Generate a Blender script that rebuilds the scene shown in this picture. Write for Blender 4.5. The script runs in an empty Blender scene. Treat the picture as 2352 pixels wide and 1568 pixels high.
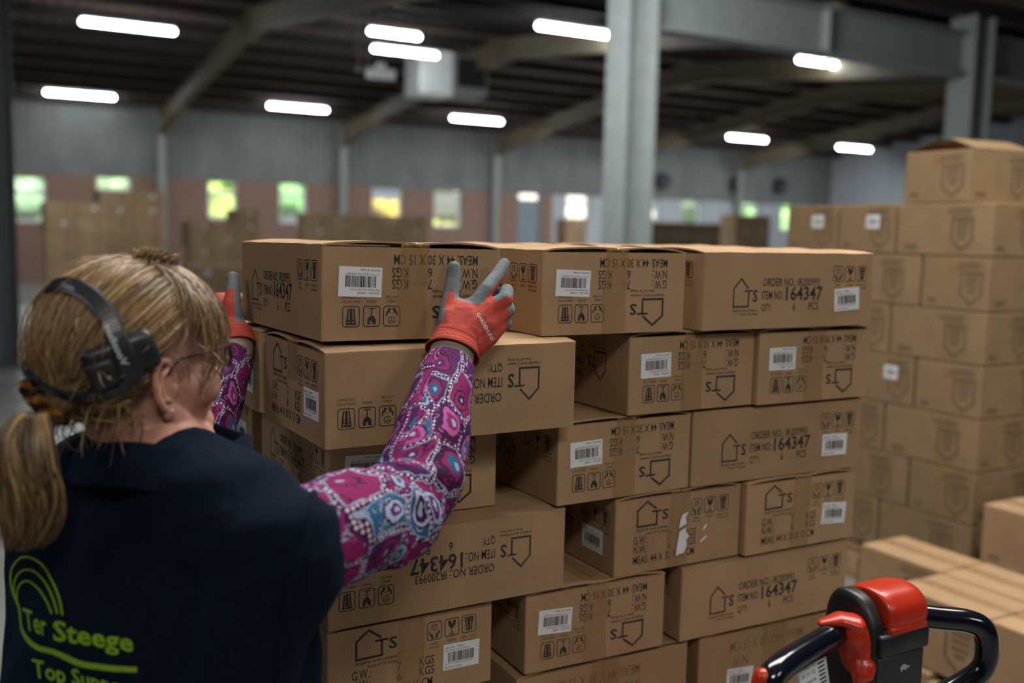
import bpy, bmesh, math, random
from mathutils import Vector, Matrix, noise
from mathutils.bvhtree import BVHTree
S = bpy.context.scene
C = S.collection
V = Vector
rad = math.radians
# ------------------------------------------------------------------ camera, world, lights
F_PX = 2287.0
RIGHT = V((0.99979169, 0.00222373, 0.02028849))
UP = V((-0.02041, 0.10893013, 0.99383986))
FWD = V((0.0, 0.99404692, -0.10895282))
EYE = V((0, 0, 1.5))
cam_d = bpy.data.cameras.new('camera')
cam_d.sensor_width = 36.0
cam_d.lens = F_PX * 36.0 / 2352.0
cam_d.clip_start = 0.05
cam_d.clip_end = 300
cam_d.dof.use_dof = True
cam_d.dof.focus_distance = 1.56
cam_d.dof.aperture_fstop = 2.2
cam = bpy.data.objects.new('camera', cam_d)
C.objects.link(cam)
cm = Matrix((RIGHT, UP, -FWD)).transposed().to_4x4()
cm.translation = EYE
cam.matrix_world = cm
S.camera = cam
S.view_settings.view_transform = 'Standard'
S.view_settings.look = 'None'
S.view_settings.gamma = 1
S.view_settings.exposure = -0.33
S.cycles.max_bounces = 6
S.cycles.transparent_max_bounces = 16
S.cycles.sample_clamp_indirect = 6

TH = rad(29.5)                       # the hall and the pallets are turned this much from the view axis
U2 = V((math.cos(TH), math.sin(TH), 0))
N2 = V((-math.sin(TH), math.cos(TH), 0))

w = bpy.data.worlds.new('sky')
S.world = w
w.use_nodes = True
nt = w.node_tree
bg = nt.nodes['Background']
sky = nt.nodes.new('ShaderNodeTexSky')
sky.sky_type = 'HOSEK_WILKIE'
sky.sun_direction = (0.3, -0.6, 0.7)
sky.turbidity = 5
nt.links.new(sky.outputs[0], bg.inputs[0])
bg.inputs[1].default_value = 2.2

def light(name, kind, loc, energy, color=(1, 1, 1), target=None, **kw):
    d = bpy.data.lights.new(name, kind)
    d.energy = energy
    d.color = color
    for k, v in kw.items():
        setattr(d, k, v)
    o = bpy.data.objects.new(name, d)
    o.location = loc
    if target is not None:
        o.rotation_euler = (V(target) - V(loc)).to_track_quat('-Z', 'Y').to_euler()
    C.objects.link(o)
    return o
light('sun', 'SUN', (0, 0, 20), 15.0, (1, .95, .85), target=(-6, 14, 8), angle=rad(1))
# fluorescent rows and roof lights over the packing area, behind or above the frame; further back, area lamps add to the tubes
light('key_row', 'AREA', (0.8, -2.2, 4.05), 82, (1, .93, .82), target=(0.2, 1.7, 1.1), shape='RECTANGLE', size=1.3, size_y=.5)
light('right_row', 'AREA', (4.4, -1.6, 4.1), 48, (1, .94, .85), target=(0.6, 1.8, 1.0), shape='RECTANGLE', size=1.5, size_y=.6)
light('side_row', 'AREA', (-3.6, -1.2, 4.1), 40, (.95, .97, 1), target=(-.3, 1.6, 1.0), shape='RECTANGLE', size=2.2, size_y=1.0)
light('top_row', 'AREA', (0.6, 2.6, 4.3), 260, (1, .95, .88), target=(0.6, 2.6, 0), shape='RECTANGLE', size=3.0, size_y=1.2)
light('aisle_fill', 'AREA', (2.3, 2.9, 4.3), 85, (1, .94, .86), target=(2.0, 3.1, 0), shape='RECTANGLE', size=2.0, size_y=.8)  # unseen fill lamp, set over the low load to brighten its tops
light('hall_row', 'AREA', (-6.5, 17, 4.4), 320, (.95, .98, 1), target=(-6.5, 17, 0), shape='RECTANGLE', size=6, size_y=3)
light('hall_row_far', 'AREA', (4.5, 24, 4.4), 760, (.95, .98, 1), target=(4.5, 24, 0), shape='RECTANGLE', size=6, size_y=3)
light('wall_fill', 'AREA', tuple(U2 * 4 + N2 * 24.6 + V((0, 0, 4.25))), 230, (.98, .97, .95), target=tuple(U2 * 4 + N2 * 26.2), shape='RECTANGLE', size=18, size_y=.4)  # added fill lamp, brightens the brick of the far wall
light('wall_fill_right', 'AREA', tuple(U2 * 21 + N2 * 24.2 + V((0, 0, 4.25))), 330, (.95, .97, 1), target=tuple(U2 * 21 + N2 * 26.4), shape='RECTANGLE', size=14, size_y=.4)  # second added fill lamp, lifts the painted wall right of the pillar
light('pillar_fill', 'AREA', (0.3, 8.2, 4.2), 300, (.92, .97, 1), target=(1.5, 11.2, 1.5), shape='RECTANGLE', size=2, size_y=.5)  # unseen fill lamp aimed at the pillar to brighten its front

# ------------------------------------------------------------------ helpers
def at(px, py, Y):
    """point of the place that lies on this sight line at distance Y in front of the lens plane"""
    d = RIGHT * ((px - 1176) / F_PX) + UP * ((784 - py) / F_PX) + FWD
    return EYE + d * (Y / d.y)

class MB:
    def __init__(s):
        s.v, s.f, s.m, s.uv = [], [], [], {}
    def add(s, vs, fs, mat=0, M=None):
        o = len(s.v)
        s.v += [tuple(M @ V(p)) for p in vs] if M is not None else [tuple(p) for p in vs]
        for f in fs:
            s.f.append([i + o for i in f])
            s.m.append(mat)
        return o
    def box(s, c, d, mat=0, M=None):
        x, y, z = c; a, b, e = d[0] / 2, d[1] / 2, d[2] / 2
        vs = [(x + i * a, y + j * b, z + k * e) for k in (-1, 1) for j in (-1, 1) for i in (-1, 1)]
        s.add(vs, [(0, 2, 3, 1), (4, 5, 7, 6), (0, 1, 5, 4), (2, 6, 7, 3), (0, 4, 6, 2), (1, 3, 7, 5)], mat, M)
    def rbox(s, c, d, r=.01, seg=2, mat=0, M=None, vert_only=False):
        bm = bmesh.new()
        bmesh.ops.create_cube(bm, size=1)
        for v in bm.verts:
            v.co = V((v.co.x * d[0], v.co.y * d[1], v.co.z * d[2]))
        es = [e for e in bm.edges if not vert_only or abs(e.verts[0].co.z - e.verts[1].co.z) > 1e-6]
        bmesh.ops.bevel(bm, geom=es, offset=r, segments=seg, affect='EDGES', profile=.5)
        bm.verts.index_update()
        s.add([v.co + V(c) for v in bm.verts], [[v.index for v in f.verts] for f in bm.faces], mat, M)
        bm.free()
    def tube(s, path, radii, n=10, mat=0, caps=True, flat=1.0, side=None, round_caps=False):
        P = [V(p) for p in path]
        if not hasattr(radii, '__len__'):
            radii = [radii] * len(P)
        radii = list(radii)
        if round_caps:
            d0 = (P[0] - P[1]).normalized(); d1 = (P[-1] - P[-2]).normalized()
            r0, r1 = radii[0], radii[-1]
            A = [(P[0] + d0 * r0 * math.sin(a), r0 * math.cos(a)) for a in (1.5, 1.2, .8, .4)]
            B = [(P[-1] + d1 * r1 * math.sin(a), r1 * math.cos(a)) for a in (.4, .8, 1.2, 1.5)]
            P = [a for a, _ in A] + P + [b for b, _ in B]
            radii = [a for _, a in A] + radii + [b for _, b in B]
        T = [(P[min(i + 1, len(P) - 1)] - P[max(i - 1, 0)]).normalized() for i in range(len(P))]
        nrm = V(side) if side is not None else (V((0, 0, 1)) if abs(T[0].z) < .9 else V((1, 0, 0)))
        vs, fs = [], []
        for i, p in enumerate(P):
            nrm = (nrm - T[i] * nrm.dot(T[i])).normalized()
            b = T[i].cross(nrm)
            for k in range(n):
                a = 2 * math.pi * k / n
                vs.append(p + (nrm * math.cos(a) + b * math.sin(a) * flat) * radii[i])
        for i in range(len(P) - 1):
            for k in range(n):
                k2 = (k + 1) % n
                fs.append((i * n + k, i * n + k2, (i + 1) * n + k2, (i + 1) * n + k))
        if caps:
            fs.append(tuple(reversed(range(n))))
            fs.append(tuple((len(P) - 1) * n + k for k in range(n)))
        return s.add(vs, fs, mat)
    def ball(s, c, r, nu=12, nv=8, mat=0, M=None):
        rr = r if hasattr(r, '__len__') else (r, r, r)
        vs = [(c[0], c[1], c[2] + rr[2])]
        for i in range(1, nv):
            t = math.pi * i / nv
            for k in range(nu):
                a = 2 * math.pi * k / nu
                vs.append((c[0] + rr[0] * math.sin(t) * math.cos(a), c[1] + rr[1] * math.sin(t) * math.sin(a), c[2] + rr[2] * math.cos(t)))
        vs.append((c[0], c[1], c[2] - rr[2]))
        fs = [(0, 1 + k, 1 + (k + 1) % nu) for k in range(nu)]
        for i in range(nv - 2):
            for k in range(nu):
                a, b = 1 + i * nu, 1 + (i + 1) * nu
                fs.append((a + k, b + k, b + (k + 1) % nu, a + (k + 1) % nu))
        e = len(vs) - 1; a = 1 + (nv - 2) * nu
        fs += [(e, a + (k + 1) % nu, a + k) for k in range(nu)]
        s.add(vs, fs, mat, M)
    def chain(s, pts, n=12):
        """overlapping balls and cones, pts = [(point, radius)...]; to be fused by fuse()"""
        for p, r in pts:
            s.ball(p, r, n, max(8, n // 2 + 2))
        for (p, r), (q, r2) in zip(pts, pts[1:]):
            if (V(q) - V(p)).length > 1e-4:
                s.tube([p, q], [r, r2], n)
    def mesh(s, name, mats, smooth=False):
        me = bpy.data.meshes.new(name)
        me.from_pydata(s.v, [], s.f)
        for m in mats:
            me.materials.append(m)
        if len(mats) > 1:
            me.polygons.foreach_set('material_index', s.m)
        if smooth:
            me.polygons.foreach_set('use_smooth', [True] * len(me.polygons))
        me.update()
        return me
    def build(s, name, mats, parent=None, smooth=False):
        if not isinstance(mats, (list, tuple)):
            mats = [mats]
        return place(name, s.mesh(name, mats, smooth), parent)

def place(name, me, parent=None, M=None):
    o = bpy.data.objects.new(name, me)
    C.objects.link(o)
    if parent is not None:
        o.parent = parent
    if M is not None:
        o.matrix_local = M
    return o
def tag(o, label=None, cat=None, group=None, kind=None):
    if label: o['label'] = label
    if cat: o['category'] = cat
    if group: o['group'] = group
    if kind: o['kind'] = kind
    return o
def thing(name, label, cat, M=None, group=None):
    o = bpy.data.objects.new(name, None)
    C.objects.link(o)
    o.empty_display_size = .05
    if M is not None:
        o.matrix_world = M
    return tag(o, label, cat, group)
def struct(name, mb, mat, smooth=False, label=None):
    o = mb.build(name, mat, None, smooth)
    o['kind'] = 'structure'
    if label: o['label'] = label
    return o
def dup(root, M, label, group=None):
    r = root.copy()
    C.objects.link(r)
    r.matrix_world = M
    tag(r, label, None, group)
    for ch in list(root.children):
        c = ch.copy(); C.objects.link(c); c.parent = r
        for g in list(ch.children):
            d = g.copy(); C.objects.link(d); d.parent = c
    return r
def fuse(mb, voxel, smooth=4, factor=.5):
    """one continuous skin over overlapping closed pieces"""
    me = mb.mesh('tmp', [])
    o = bpy.data.objects.new('tmp', me)
    C.objects.link(o)
    m = o.modifiers.new('r', 'REMESH'); m.mode = 'VOXEL'; m.voxel_size = voxel
    if smooth:
        k = o.modifiers.new('s', 'SMOOTH'); k.iterations = smooth; k.factor = factor
    bpy.context.view_layer.update()
    r = bpy.data.meshes.new_from_object(o.evaluated_get(bpy.context.evaluated_depsgraph_get()))
    bpy.data.objects.remove(o)
    bpy.data.meshes.remove(me)
    r.polygons.foreach_set('use_smooth', [True] * len(r.polygons))
    return r
def T(x, y, z, rz=0.0):
    return Matrix.Translation((x, y, z)) @ Matrix.Rotation(rz, 4, 'Z')
def frame(o, x, y, z):
    return Matrix(((x.x, y.x, z.x, o.x), (x.y, y.y, z.y, o.y), (x.z, y.z, z.z, o.z), (0, 0, 0, 1)))
def spline(pts, n):
    """Catmull-Rom through tuples of any length"""
    P = [list(p) for p in pts]
    P = [P[0]] + P + [P[-1]]
    out = []
    for i in range(1, len(P) - 2):
        for k in range(n):
            t = k / n
            out.append(tuple(.5 * (2 * b + (c - a) * t + (2 * a - 5 * b + 4 * c - d) * t * t + (3 * b - a - 3 * c + d) * t ** 3)
                             for a, b, c, d in zip(P[i - 1], P[i], P[i + 1], P[i + 2])))
    out.append(tuple(P[-2]))
    return out

# ------------------------------------------------------------------ materials
class NT:
    def __init__(s, name):
        s.mat = bpy.data.materials.new(name)
        s.mat.use_nodes = True
        s.t = s.mat.node_tree
        s.b = s.t.nodes['Principled BSDF']
    def n(s, kind, **kw):
        o = s.t.nodes.new('ShaderNode' + kind)
        for k, v in kw.items():
            setattr(o, k, v)
        return o
    def l(s, a, b):
        s.t.links.new(a, b)
    def ramp(s, src, stops, interp='LINEAR'):
        r = s.n('ValToRGB')
        r.color_ramp.interpolation = interp
        e = r.color_ramp.elements
        while len(e) < len(stops):
            e.new(.5)
        for i, (p, c) in enumerate(stops):
            e[i].position = p
            e[i].color = (*c, 1) if len(c) == 3 else c
        s.l(src, r.inputs[0])
        return r.outputs[0]
    def math(s, op, a, b=0.0, c=None):
        m = s.n('Math', operation=op)
        for i, x in enumerate((a, b, c)):
            if x is None: continue
            if isinstance(x, (int, float)): m.inputs[i].default_value = x
            else: s.l(x, m.inputs[i])
        return m.outputs[0]
    def mix(s, f, a, b):
        m = s.n('Mix', data_type='RGBA')
        for i, x in ((0, f), (6, a), (7, b)):
            if isinstance(x, (int, float)): m.inputs[i].default_value = x
            elif isinstance(x, tuple): m.inputs[i].default_value = (*x, 1)
            else: s.l(x, m.inputs[i])
        return m.outputs[2]
    def coord(s, scale=(1, 1, 1), kind='Object'):
        tc = s.n('TexCoord'); mp = s.n('Mapping')
        mp.inputs['Scale'].default_value = scale
        s.l(tc.outputs[kind], mp.inputs[0])
        return mp.outputs[0]
    def noise(s, vec, scale, detail=3, rough=.5):
        o = s.n('TexNoise')
        o.inputs['Scale'].default_value = scale
        o.inputs['Detail'].default_value = detail
        o.inputs['Roughness'].default_value = rough
        s.l(vec, o.inputs['Vector'])
        return o
    def bump(s, h, strength, dist=.01):
        b = s.n('Bump')
        b.inputs['Strength'].default_value = strength
        b.inputs['Distance'].default_value = dist
        s.l(h, b.inputs['Height'])
        s.l(b.outputs[0], s.b.inputs['Normal'])
    def set(s, **kw):
        for k, v in kw.items():
            s.b.inputs[k.replace('_', ' ')].default_value = v
        return s
def plain(name, col, rough=.6, metal=0.0, spread=.12, scale=6.0, **kw):
    m = NT(name)
    nz = m.noise(m.coord(), scale, 4)
    a = tuple(c * (1 - spread) for c in col); b = tuple(min(1, c * (1 + spread)) for c in col)
    m.l(m.ramp(nz.outputs[0], [(.3, a), (.7, b)]), m.b.inputs['Base Color'])
    m.set(Roughness=rough, Metallic=metal, **kw)
    return m.mat
def cardboard(name, col, rib_axis=None):
    m = NT(name)
    co = m.coord()
    n1 = m.noise(co, 9, 5)
    n2 = m.noise(m.coord((260, 260, 40)), 1, 2)
    n3 = m.noise(m.coord((1.5, 1.5, 1.5)), 3, 3)
    rnd = m.n('ObjectInfo').outputs['Random']
    c = m.ramp(n1.outputs[0], [(.3, tuple(x * .88 for x in col)), (.72, tuple(x * 1.1 for x in col))])
    c = m.mix(m.math('MULTIPLY', n2.outputs[0], .22), c, tuple(x * .72 for x in col))
    c = m.mix(m.ramp(n3.outputs[0], [(.55, (0, 0, 0)), (.75, (.25, .25, .25))]), c, tuple(x * .7 for x in col))
    hs = m.n('HueSaturation')
    m.l(c, hs.inputs['Color'])
    m.l(m.math('MULTIPLY_ADD', rnd, .16, .92), hs.inputs['Value'])
    m.l(hs.outputs[0], m.b.inputs['Base Color'])
    m.set(Roughness=.82)
    m.b.inputs['Specular IOR Level'].default_value = .25
    wv = m.n('TexWave', wave_type='BANDS', bands_direction='X')
    wv.inputs['Scale'].default_value = 30
    wv.inputs['Distortion'].default_value = 1.5
    m.l(co, wv.inputs[0])
    h = m.math('ADD', m.math('MULTIPLY', wv.outputs[1], .25), m.math('ADD', n2.outputs[0], m.math('MULTIPLY', n1.outputs[0], 2.0)))
    m.bump(h, .22, .002)
    return m.mat
MT = {}
MT['card'] = cardboard('kraft_cardboard', (.37, .240, .137))
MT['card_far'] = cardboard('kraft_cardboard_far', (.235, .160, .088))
MT['card_old'] = cardboard('kraft_cardboard_brown', (.34, .225, .125))
MT['ink'] = plain('black_printing_ink', (.02, .019, .021), .75, spread=.5, scale=60)
MT['ink_faint'] = plain('faded_printing_ink', (.185, .122, .068), .8)
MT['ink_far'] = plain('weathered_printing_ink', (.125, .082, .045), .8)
MT['paper'] = plain('white_label_paper', (.68, .71, .76), .6, spread=.04)
def tape_mat():
    m = NT('brown_packing_tape')
    nz = m.noise(m.coord((40, 40, 14)), 1, 4)
    m.l(m.ramp(nz.outputs[0], [(.3, (.30, .165, .06)), (.7, (.40, .235, .10))]), m.b.inputs['Base Color'])
    m.l(m.ramp(nz.outputs[0], [(.35, (.20, .20, .20)), (.7, (.38, .38, .38))]), m.b.inputs['Alpha'])
    m.set(Roughness=.09)
    v = m.n('TexVoronoi', feature='DISTANCE_TO_EDGE')
    v.inputs['Scale'].default_value = 1
    m.l(m.coord((60, 60, 22)), v.inputs['Vector'])
    m.bump(m.math('ADD', m.math('MULTIPLY', v.outputs['Distance'], .8), nz.outputs[0]), .9, .006)
    return m.mat
MT['tape'] = tape_mat()
MT['wood'] = plain('rough_pallet_wood', (.30, .20, .11), .85, spread=.3, scale=14)
MT['black_plastic'] = plain('matt_black_plastic', (.008, .009, .011), .42, spread=.3, scale=30)
MT['gloss_black'] = plain('glossy_black_handle', (.004, .006, .012), .13, spread=.2, Coat_Weight=.3)
MT['red_plastic'] = plain('red_orange_plastic', (.42, .024, .008), .30, spread=.12, scale=18)
MT['dark_grey_plastic'] = plain('dark_grey_plastic', (.02, .022, .027), .5)
MT['pale_mark'] = plain('pale_grey_marking', (.32, .31, .28), .6)
MT['steel_grey'] = plain('painted_steel_grey', (.23, .25, .24), .5, spread=.08)
MT['steel_blue'] = plain('painted_steel_blue_grey', (.06, .078, .10), .5)
MT['steel_beige'] = plain('painted_steel_beige', (.19, .150, .098), .6)
MT['purlin'] = plain('dark_stained_timber', (.022, .016, .014), .8, spread=.3)
MT['white_enamel'] = plain('white_enamel', (.84, .86, .87), .4, spread=.03)
MT['grille'] = plain('black_grille', (.01, .01, .012), .5)
def brick_mat():
    m = NT('red_brown_brick')
    b = m.n('TexBrick')
    b.inputs['Color1'].default_value = (.25, .148, .110, 1)
    b.inputs['Color2'].default_value = (.20, .116, .086, 1)
    b.inputs['Mortar'].default_value = (.27, .20, .17, 1)
    b.inputs['Scale'].default_value = 4
    mp = m.coord((1, 1, 1))
    rot = m.n('Mapping'); rot.inputs['Rotation'].default_value = (rad(90), 0, 0)
    m.l(mp, rot.inputs[0]); m.l(rot.outputs[0], b.inputs[0])
    m.l(b.outputs[0], m.b.inputs['Base Color'])
    m.set(Roughness=.9)
    return m.mat
MT['brick'] = brick_mat()
def ribbed(name, col, scale):
    m = NT(name)
    wv = m.n('TexWave', wave_type='BANDS', bands_direction='X')
    wv.inputs['Scale'].default_value = scale
    m.l(m.coord(), wv.inputs[0])
    nz = m.noise(m.coord((.8, .8, .4)), 2, 4)
    m.l(m.ramp(nz.outputs[0], [(.3, tuple(c * .8 for c in col)), (.7, tuple(c * 1.15 for c in col))]), m.b.inputs['Base Color'])
    m.set(Roughness=.6)
    m.bump(wv.outputs[1], .8, .05)
    return m.mat
MT['cladding'] = ribbed('ribbed_grey_cladding', (.16, .172, .165), 1.6)
MT['block'] = plain('painted_blockwork', (.40, .43, .46), .8, spread=.06, scale=2)
MT['roof'] = ribbed('brown_roof_sheeting', (.21, .145, .122), 1.2)
def floor_mat():
    m = NT('sealed_concrete')
    n = m.noise(m.coord(), 1.2, 6)
    m.l(m.ramp(n.outputs[0], [(.3, (.17, .18, .17)), (.7, (.26, .27, .26))]), m.b.inputs['Base Color'])
    m.l(m.ramp(n.outputs[0], [(.3, (.2, .2, .2)), (.7, (.42, .42, .42))]), m.b.inputs['Roughness'])
    return m.mat
MT['floor'] = floor_mat()
def emit(name, col, strength):
    m = NT(name)
    m.b.inputs['Base Color'].default_value = (*col, 1)
    m.b.inputs['Emission Color'].default_value = (*col, 1)
    m.b.inputs['Emission Strength'].default_value = strength
    return m.mat
MT['tube_light'] = emit('lit_fluorescent_tube', (.90, .97, 1.0), 42)
def glass_mat():
    m = NT('window_glass')
    m.set(Base_Color=(.95, .97, .97, 1), Roughness=.03, Alpha=.12)
    return m.mat
MT['glass'] = glass_mat()
# ------------------------------------------------------------------ the hall: s runs along the window wall, n towards it
HALL = Matrix.Rotation(TH, 4, 'Z')
def hall(name, mb, mat, kind='structure', label=None):
    o = mb.build(name, mat)
    o.matrix_world = HALL
    if kind: o['kind'] = kind
    if label: o['label'] = label
    return o
def ray(px):
    t = (px - 1176) / F_PX
    return (math.cos(TH) * t + math.sin(TH), -math.sin(TH) * t + math.cos(TH))
def s_at(px, n):
    a, b = ray(px)
    return n * a / b
def hz(px, py, n):
    """(s, z) of the point of the plane n seen along this line"""
    p = at(px, py, 1.0) - EYE
    a, b = p.dot(U2), p.dot(N2)
    k = n / b
    return a * k, 1.5 + p.z * k
NW = 27.87
S_END = 29.8
EAVE, RIDGE, NR, NV = 4.25, 5.15, 18.45, 9.04
mb = MB(); mb.box((8, 8, -.05), (64, 44, .1)); hall('floor', mb, MT['floor'])
# openings of the window wall: pixel edges, top and bottom
wins = [(22, 106, 400, 510), (220, 302, 401, 500), (477, 546, 411, 503), (641, 706, 411, 512), (855, 926, 417, 520), (998, 1062, 422, 522),
        (1303, 1357, 434, 522), (1473, 1518, 438, 522), (1567, 1613, 440, 524), (1705, 1748, 444, 527), (1797, 1832, 448, 530)]
ops = []
for i, (a, b, t, bt) in enumerate(wins):
    s0, z1 = hz(a, t, NW); s1, _ = hz(b, t, NW); _, z0 = hz((a + b) / 2, bt, NW)
    ops.append((s0, s1, z0, z1))
dz = hz(1210, 430, NW)
ds0, ds1 = s_at(1183, NW), s_at(1237, NW)
ZB = 2.72                       # brick below, cladding above
def wall_piece(lo, hi, z0, z1, holes):
    out = []
    cuts = sorted(holes)
    x = lo
    for a, b, c, d in cuts:
        if a > x: out.append((x, a, z0, z1))
        if c > z0: out.append((a, b, z0, c))
        if d < z1: out.append((a, b, d, z1))
        x = b
    out.append((x, hi, z0, z1))
    return out
door = (ds0, ds1, 0.0, dz[1])
brick_end = s_at(1262, NW)
def wall(name, mat, lo, hi, holes, z0=0, z1=ZB):
    m = MB()
    for a, b, c, d in wall_piece(lo, hi, z0, z1, holes):
        m.box(((a + b) / 2, NW + .15, (c + d) / 2), (b - a, .3, d - c))
    return hall(name, m, mat)
wall('wall_back', MT['brick'], -14, brick_end, [o for o in ops if o[1] < brick_end] + [door], 0, ZB + .02)
wall('wall_back_painted', MT['block'], brick_end, S_END, [o for o in ops if o[0] > brick_end], 0, ZB + .02)
m = MB(); m.box(((S_END - 14) / 2, NW + .12, (ZB + EAVE + .5) / 2 + .01), (S_END + 14, .2, EAVE + .5 - ZB)); hall('wall_back_cladding', m, MT['cladding'])
m = MB(); m.box((S_END + .15, 8, 2.9), (.3, 44, 5.8)); hall('wall_right', m, MT['block'])
m = MB(); m.box((-14.15, 8, 2.9), (.3, 44, 5.8)); hall('wall_left', m, MT['cladding'])
m = MB(); m.box((8, -11.9, 2.9), (44.6, .3, 5.8)); hall('wall_front', m, MT['cladding'])
for i, (a, b, c, d) in enumerate(ops):
    m = MB(); wd = b - a; f = .07
    zt = c + (d - c) * .64
    for x0, x1, z0, z1 in ((a, a + f, c, d), (b - f, b, c, d), (a, b, c, c + f), (a, b, d - f, d), (a, b, zt - .05, zt + .05)):
        m.box(((x0 + x1) / 2, NW + .16, (z0 + z1) / 2), (x1 - x0, .09, z1 - z0))
    o = hall('window_%d' % (i + 1), m, MT['white_enamel'])
    g = MB(); g.box(((a + b) / 2, NW + .16, (c + d) / 2), (wd - .04, .012, d - c - .04))
    g.build('pane', MT['glass'], o)
m = MB()
zt = door[3] - .42
m.box(((ds0 + ds1) / 2, NW + .12, zt / 2), (ds1 - ds0 - .12, .06, zt - .02))
for x in (ds0 + .04, ds1 - .04): m.box((x, NW + .12, door[3] / 2), (.08, .12, door[3]))
m.box(((ds0 + ds1) / 2, NW + .12, zt), (ds1 - ds0, .1, .08))
m.box(((ds0 + ds1) / 2, NW + .12, door[3] - .04), (ds1 - ds0, .1, .08))
o = hall('door_1', m, plain('blue_grey_door', (.20, .24, .28), .5))
g = MB(); g.box(((ds0 + ds1) / 2, NW + .12, (zt + door[3]) / 2), (ds1 - ds0 - .1, .012, .36)); g.build('pane', MT['glass'], o)
g = MB(); g.tube([(ds1 - .16, NW + .05, 1.05), (ds1 - .30, NW + .05, 1.05)], .012, 8); g.build('handle', MT['steel_grey'], o)

# roof: two naves with a valley between them
prof = [(NW + .3, EAVE + .42), (NR, RIDGE + .5), (NV, EAVE + .45), (-1.5, RIDGE + .5), (-12, EAVE + .42)]
def roof_z(n):
    for (a, za), (b, zb) in zip(prof, prof[1:]):
        if b <= n <= a:
            return za + (zb - za) * (n - a) / (b - a)
    return EAVE
m = MB()
for (a, za), (b, zb) in zip(prof, prof[1:]):
    vs = [(x, n, z + e) for e in (0, .12) for x in (-14.3, S_END + .3) for n, z in ((a, za), (b, zb))]
    m.add(vs, [(0, 1, 3, 2), (4, 6, 7, 5), (0, 4, 5, 1), (2, 3, 7, 6), (0, 2, 6, 4), (1, 5, 7, 3)])
hall('ceiling', m, MT['roof'])
n = NW - .5; k = 0
while n > 6:
    mb = MB(); mb.box((7.9, n, roof_z(n) - .1), (43.6, .09, .2)); hall('purlin', mb, MT['purlin']); n -= 1.15
def beam(pts, wd, dp, mb):
    """deep rafter along n-z points, top line given"""
    for (n0, z0, d0, s), (n1, z1, d1, _) in zip(pts, pts[1:]):
        for hw, ta, tb in ((.03, 0, 1), (wd / 2, 0, .06), (wd / 2, .94, 1)):   # web, top flange, bottom flange
            vs = []
            for x in (s - hw, s + hw):
                for nn, zz, dd in ((n0, z0, d0), (n1, z1, d1)):
                    vs += [(x, nn, zz - dd * ta), (x, nn, zz - dd * tb)]
            mb.add(vs, [(0, 1, 3, 2), (4, 6, 7, 5), (0, 2, 6, 4), (1, 5, 7, 3), (0, 4, 5, 1), (2, 3, 7, 6)])
for k in range(-1, 6):
    s = 4.96 + 5 * k
    if s > S_END: break
    mb = MB()
    beam([(NW - .15, EAVE + .2, .62, s), (NW - 1.6, EAVE + .30, .40, s), (NR + .9, RIDGE + .18, .40, s), (NR, RIDGE + .27, .5, s)], .2, .5, mb)
    hall('rafter', mb, MT['steel_beige'])
    mb = MB()
    beam([(NR, RIDGE + .27, .5, s), (NR - .9, RIDGE + .18, .40, s), (NV + .25, EAVE + .22, .45, s)], .2, .5, mb)
    hall('rafter', mb, MT['steel_beige'])
    mb = MB()
    for yy in (-.11, .11): mb.box((s, NW - .15 + yy, EAVE / 2), (.2, .02, EAVE))
    mb.box((s, NW - .15, EAVE / 2), (.03, .2, EAVE))
    hall('wall_column', mb, MT['steel_grey'])
# valley columns and the deep valley beam
def h_column(s, n, h, b=.40, name='pillar', mat='steel_grey'):
    mb = MB()
    for xx in (-b / 2 + .012, b / 2 - .012): mb.box((s + xx, n, h / 2), (.024, b, h))
    mb.box((s, n, h / 2), (b - .05, .02, h))
    mb.box((s, n, .012), (b + .14, b + .14, .024))
    return hall(name, mb, MT[mat])
sa = s_at(1432, NV); sb = s_at(2211, NV * .985)
h_column(sa, NV, 4.5)
h_column(sb, NV, 4.5)
h_column(s_at(-4, 11.6), 11.6, 4.6, .34, 'pillar', 'steel_blue')
mb = MB()
def ubeam(s0, s1, n, zt, zb, wd):
    mb.box(((s0 + s1) / 2, n, (zt + zb) / 2), (s1 - s0, .03, zt - zb))
    for z in (zt, zb): mb.box(((s0 + s1) / 2, n, z), (s1 - s0, wd, .03))
ubeam(sa + .2, sb - .2, NV, 4.27, 3.74, .28)
mb.box(((sa + sb) / 2, NV, 4.0), (.03, .27, .5))
hall('valley_beam', mb, MT['steel_grey'])
mb = MB()
ubeam(sb + .2, S_END, NV, 4.27, 3.74, .28)
hall('valley_beam', mb, MT['steel_grey'])

# fluorescent lights: ends on the photo's sight lines at their height
FL = [((190, 50), 4.95, 1.5, 'long fluorescent light at the top left, nearest the camera on that side'),
      ((107, 212), 4.62, 1.5, 'fluorescent light low at the far left, above the leftmost window'),
      ((620, 243), 4.62, 1.5, 'fluorescent light between the first and second rafters, above the pair of green windows'),
      ((852, 72), 4.95, .90, 'upper of the two close parallel fluorescent lights beside the white heater'),
      ((860, 112), 4.92, 1.28, 'lower of the two close parallel fluorescent lights, touching the white heater from view'),
      ((1238, 60), 4.85, 1.35, 'bright fluorescent light just left of the big grey pillar'),
      ((1040, 271), 4.60, 1.5, 'fluorescent light below the dark heater grille, above the orange window'),
      ((1836, 138), 4.80, .66, 'left of the two end-to-end lights under the deep grey beam'),
      ((1909, 149), 4.80, .95, 'right of the two end-to-end lights under the deep grey beam'),
      ((1675, 315), 4.60, 1.5, 'small far light right of the big pillar, below the paired lights'),
      ((1927, 338), 4.60, 1.5, 'small far light left of the second pillar, above the stacked cartons')]
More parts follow.
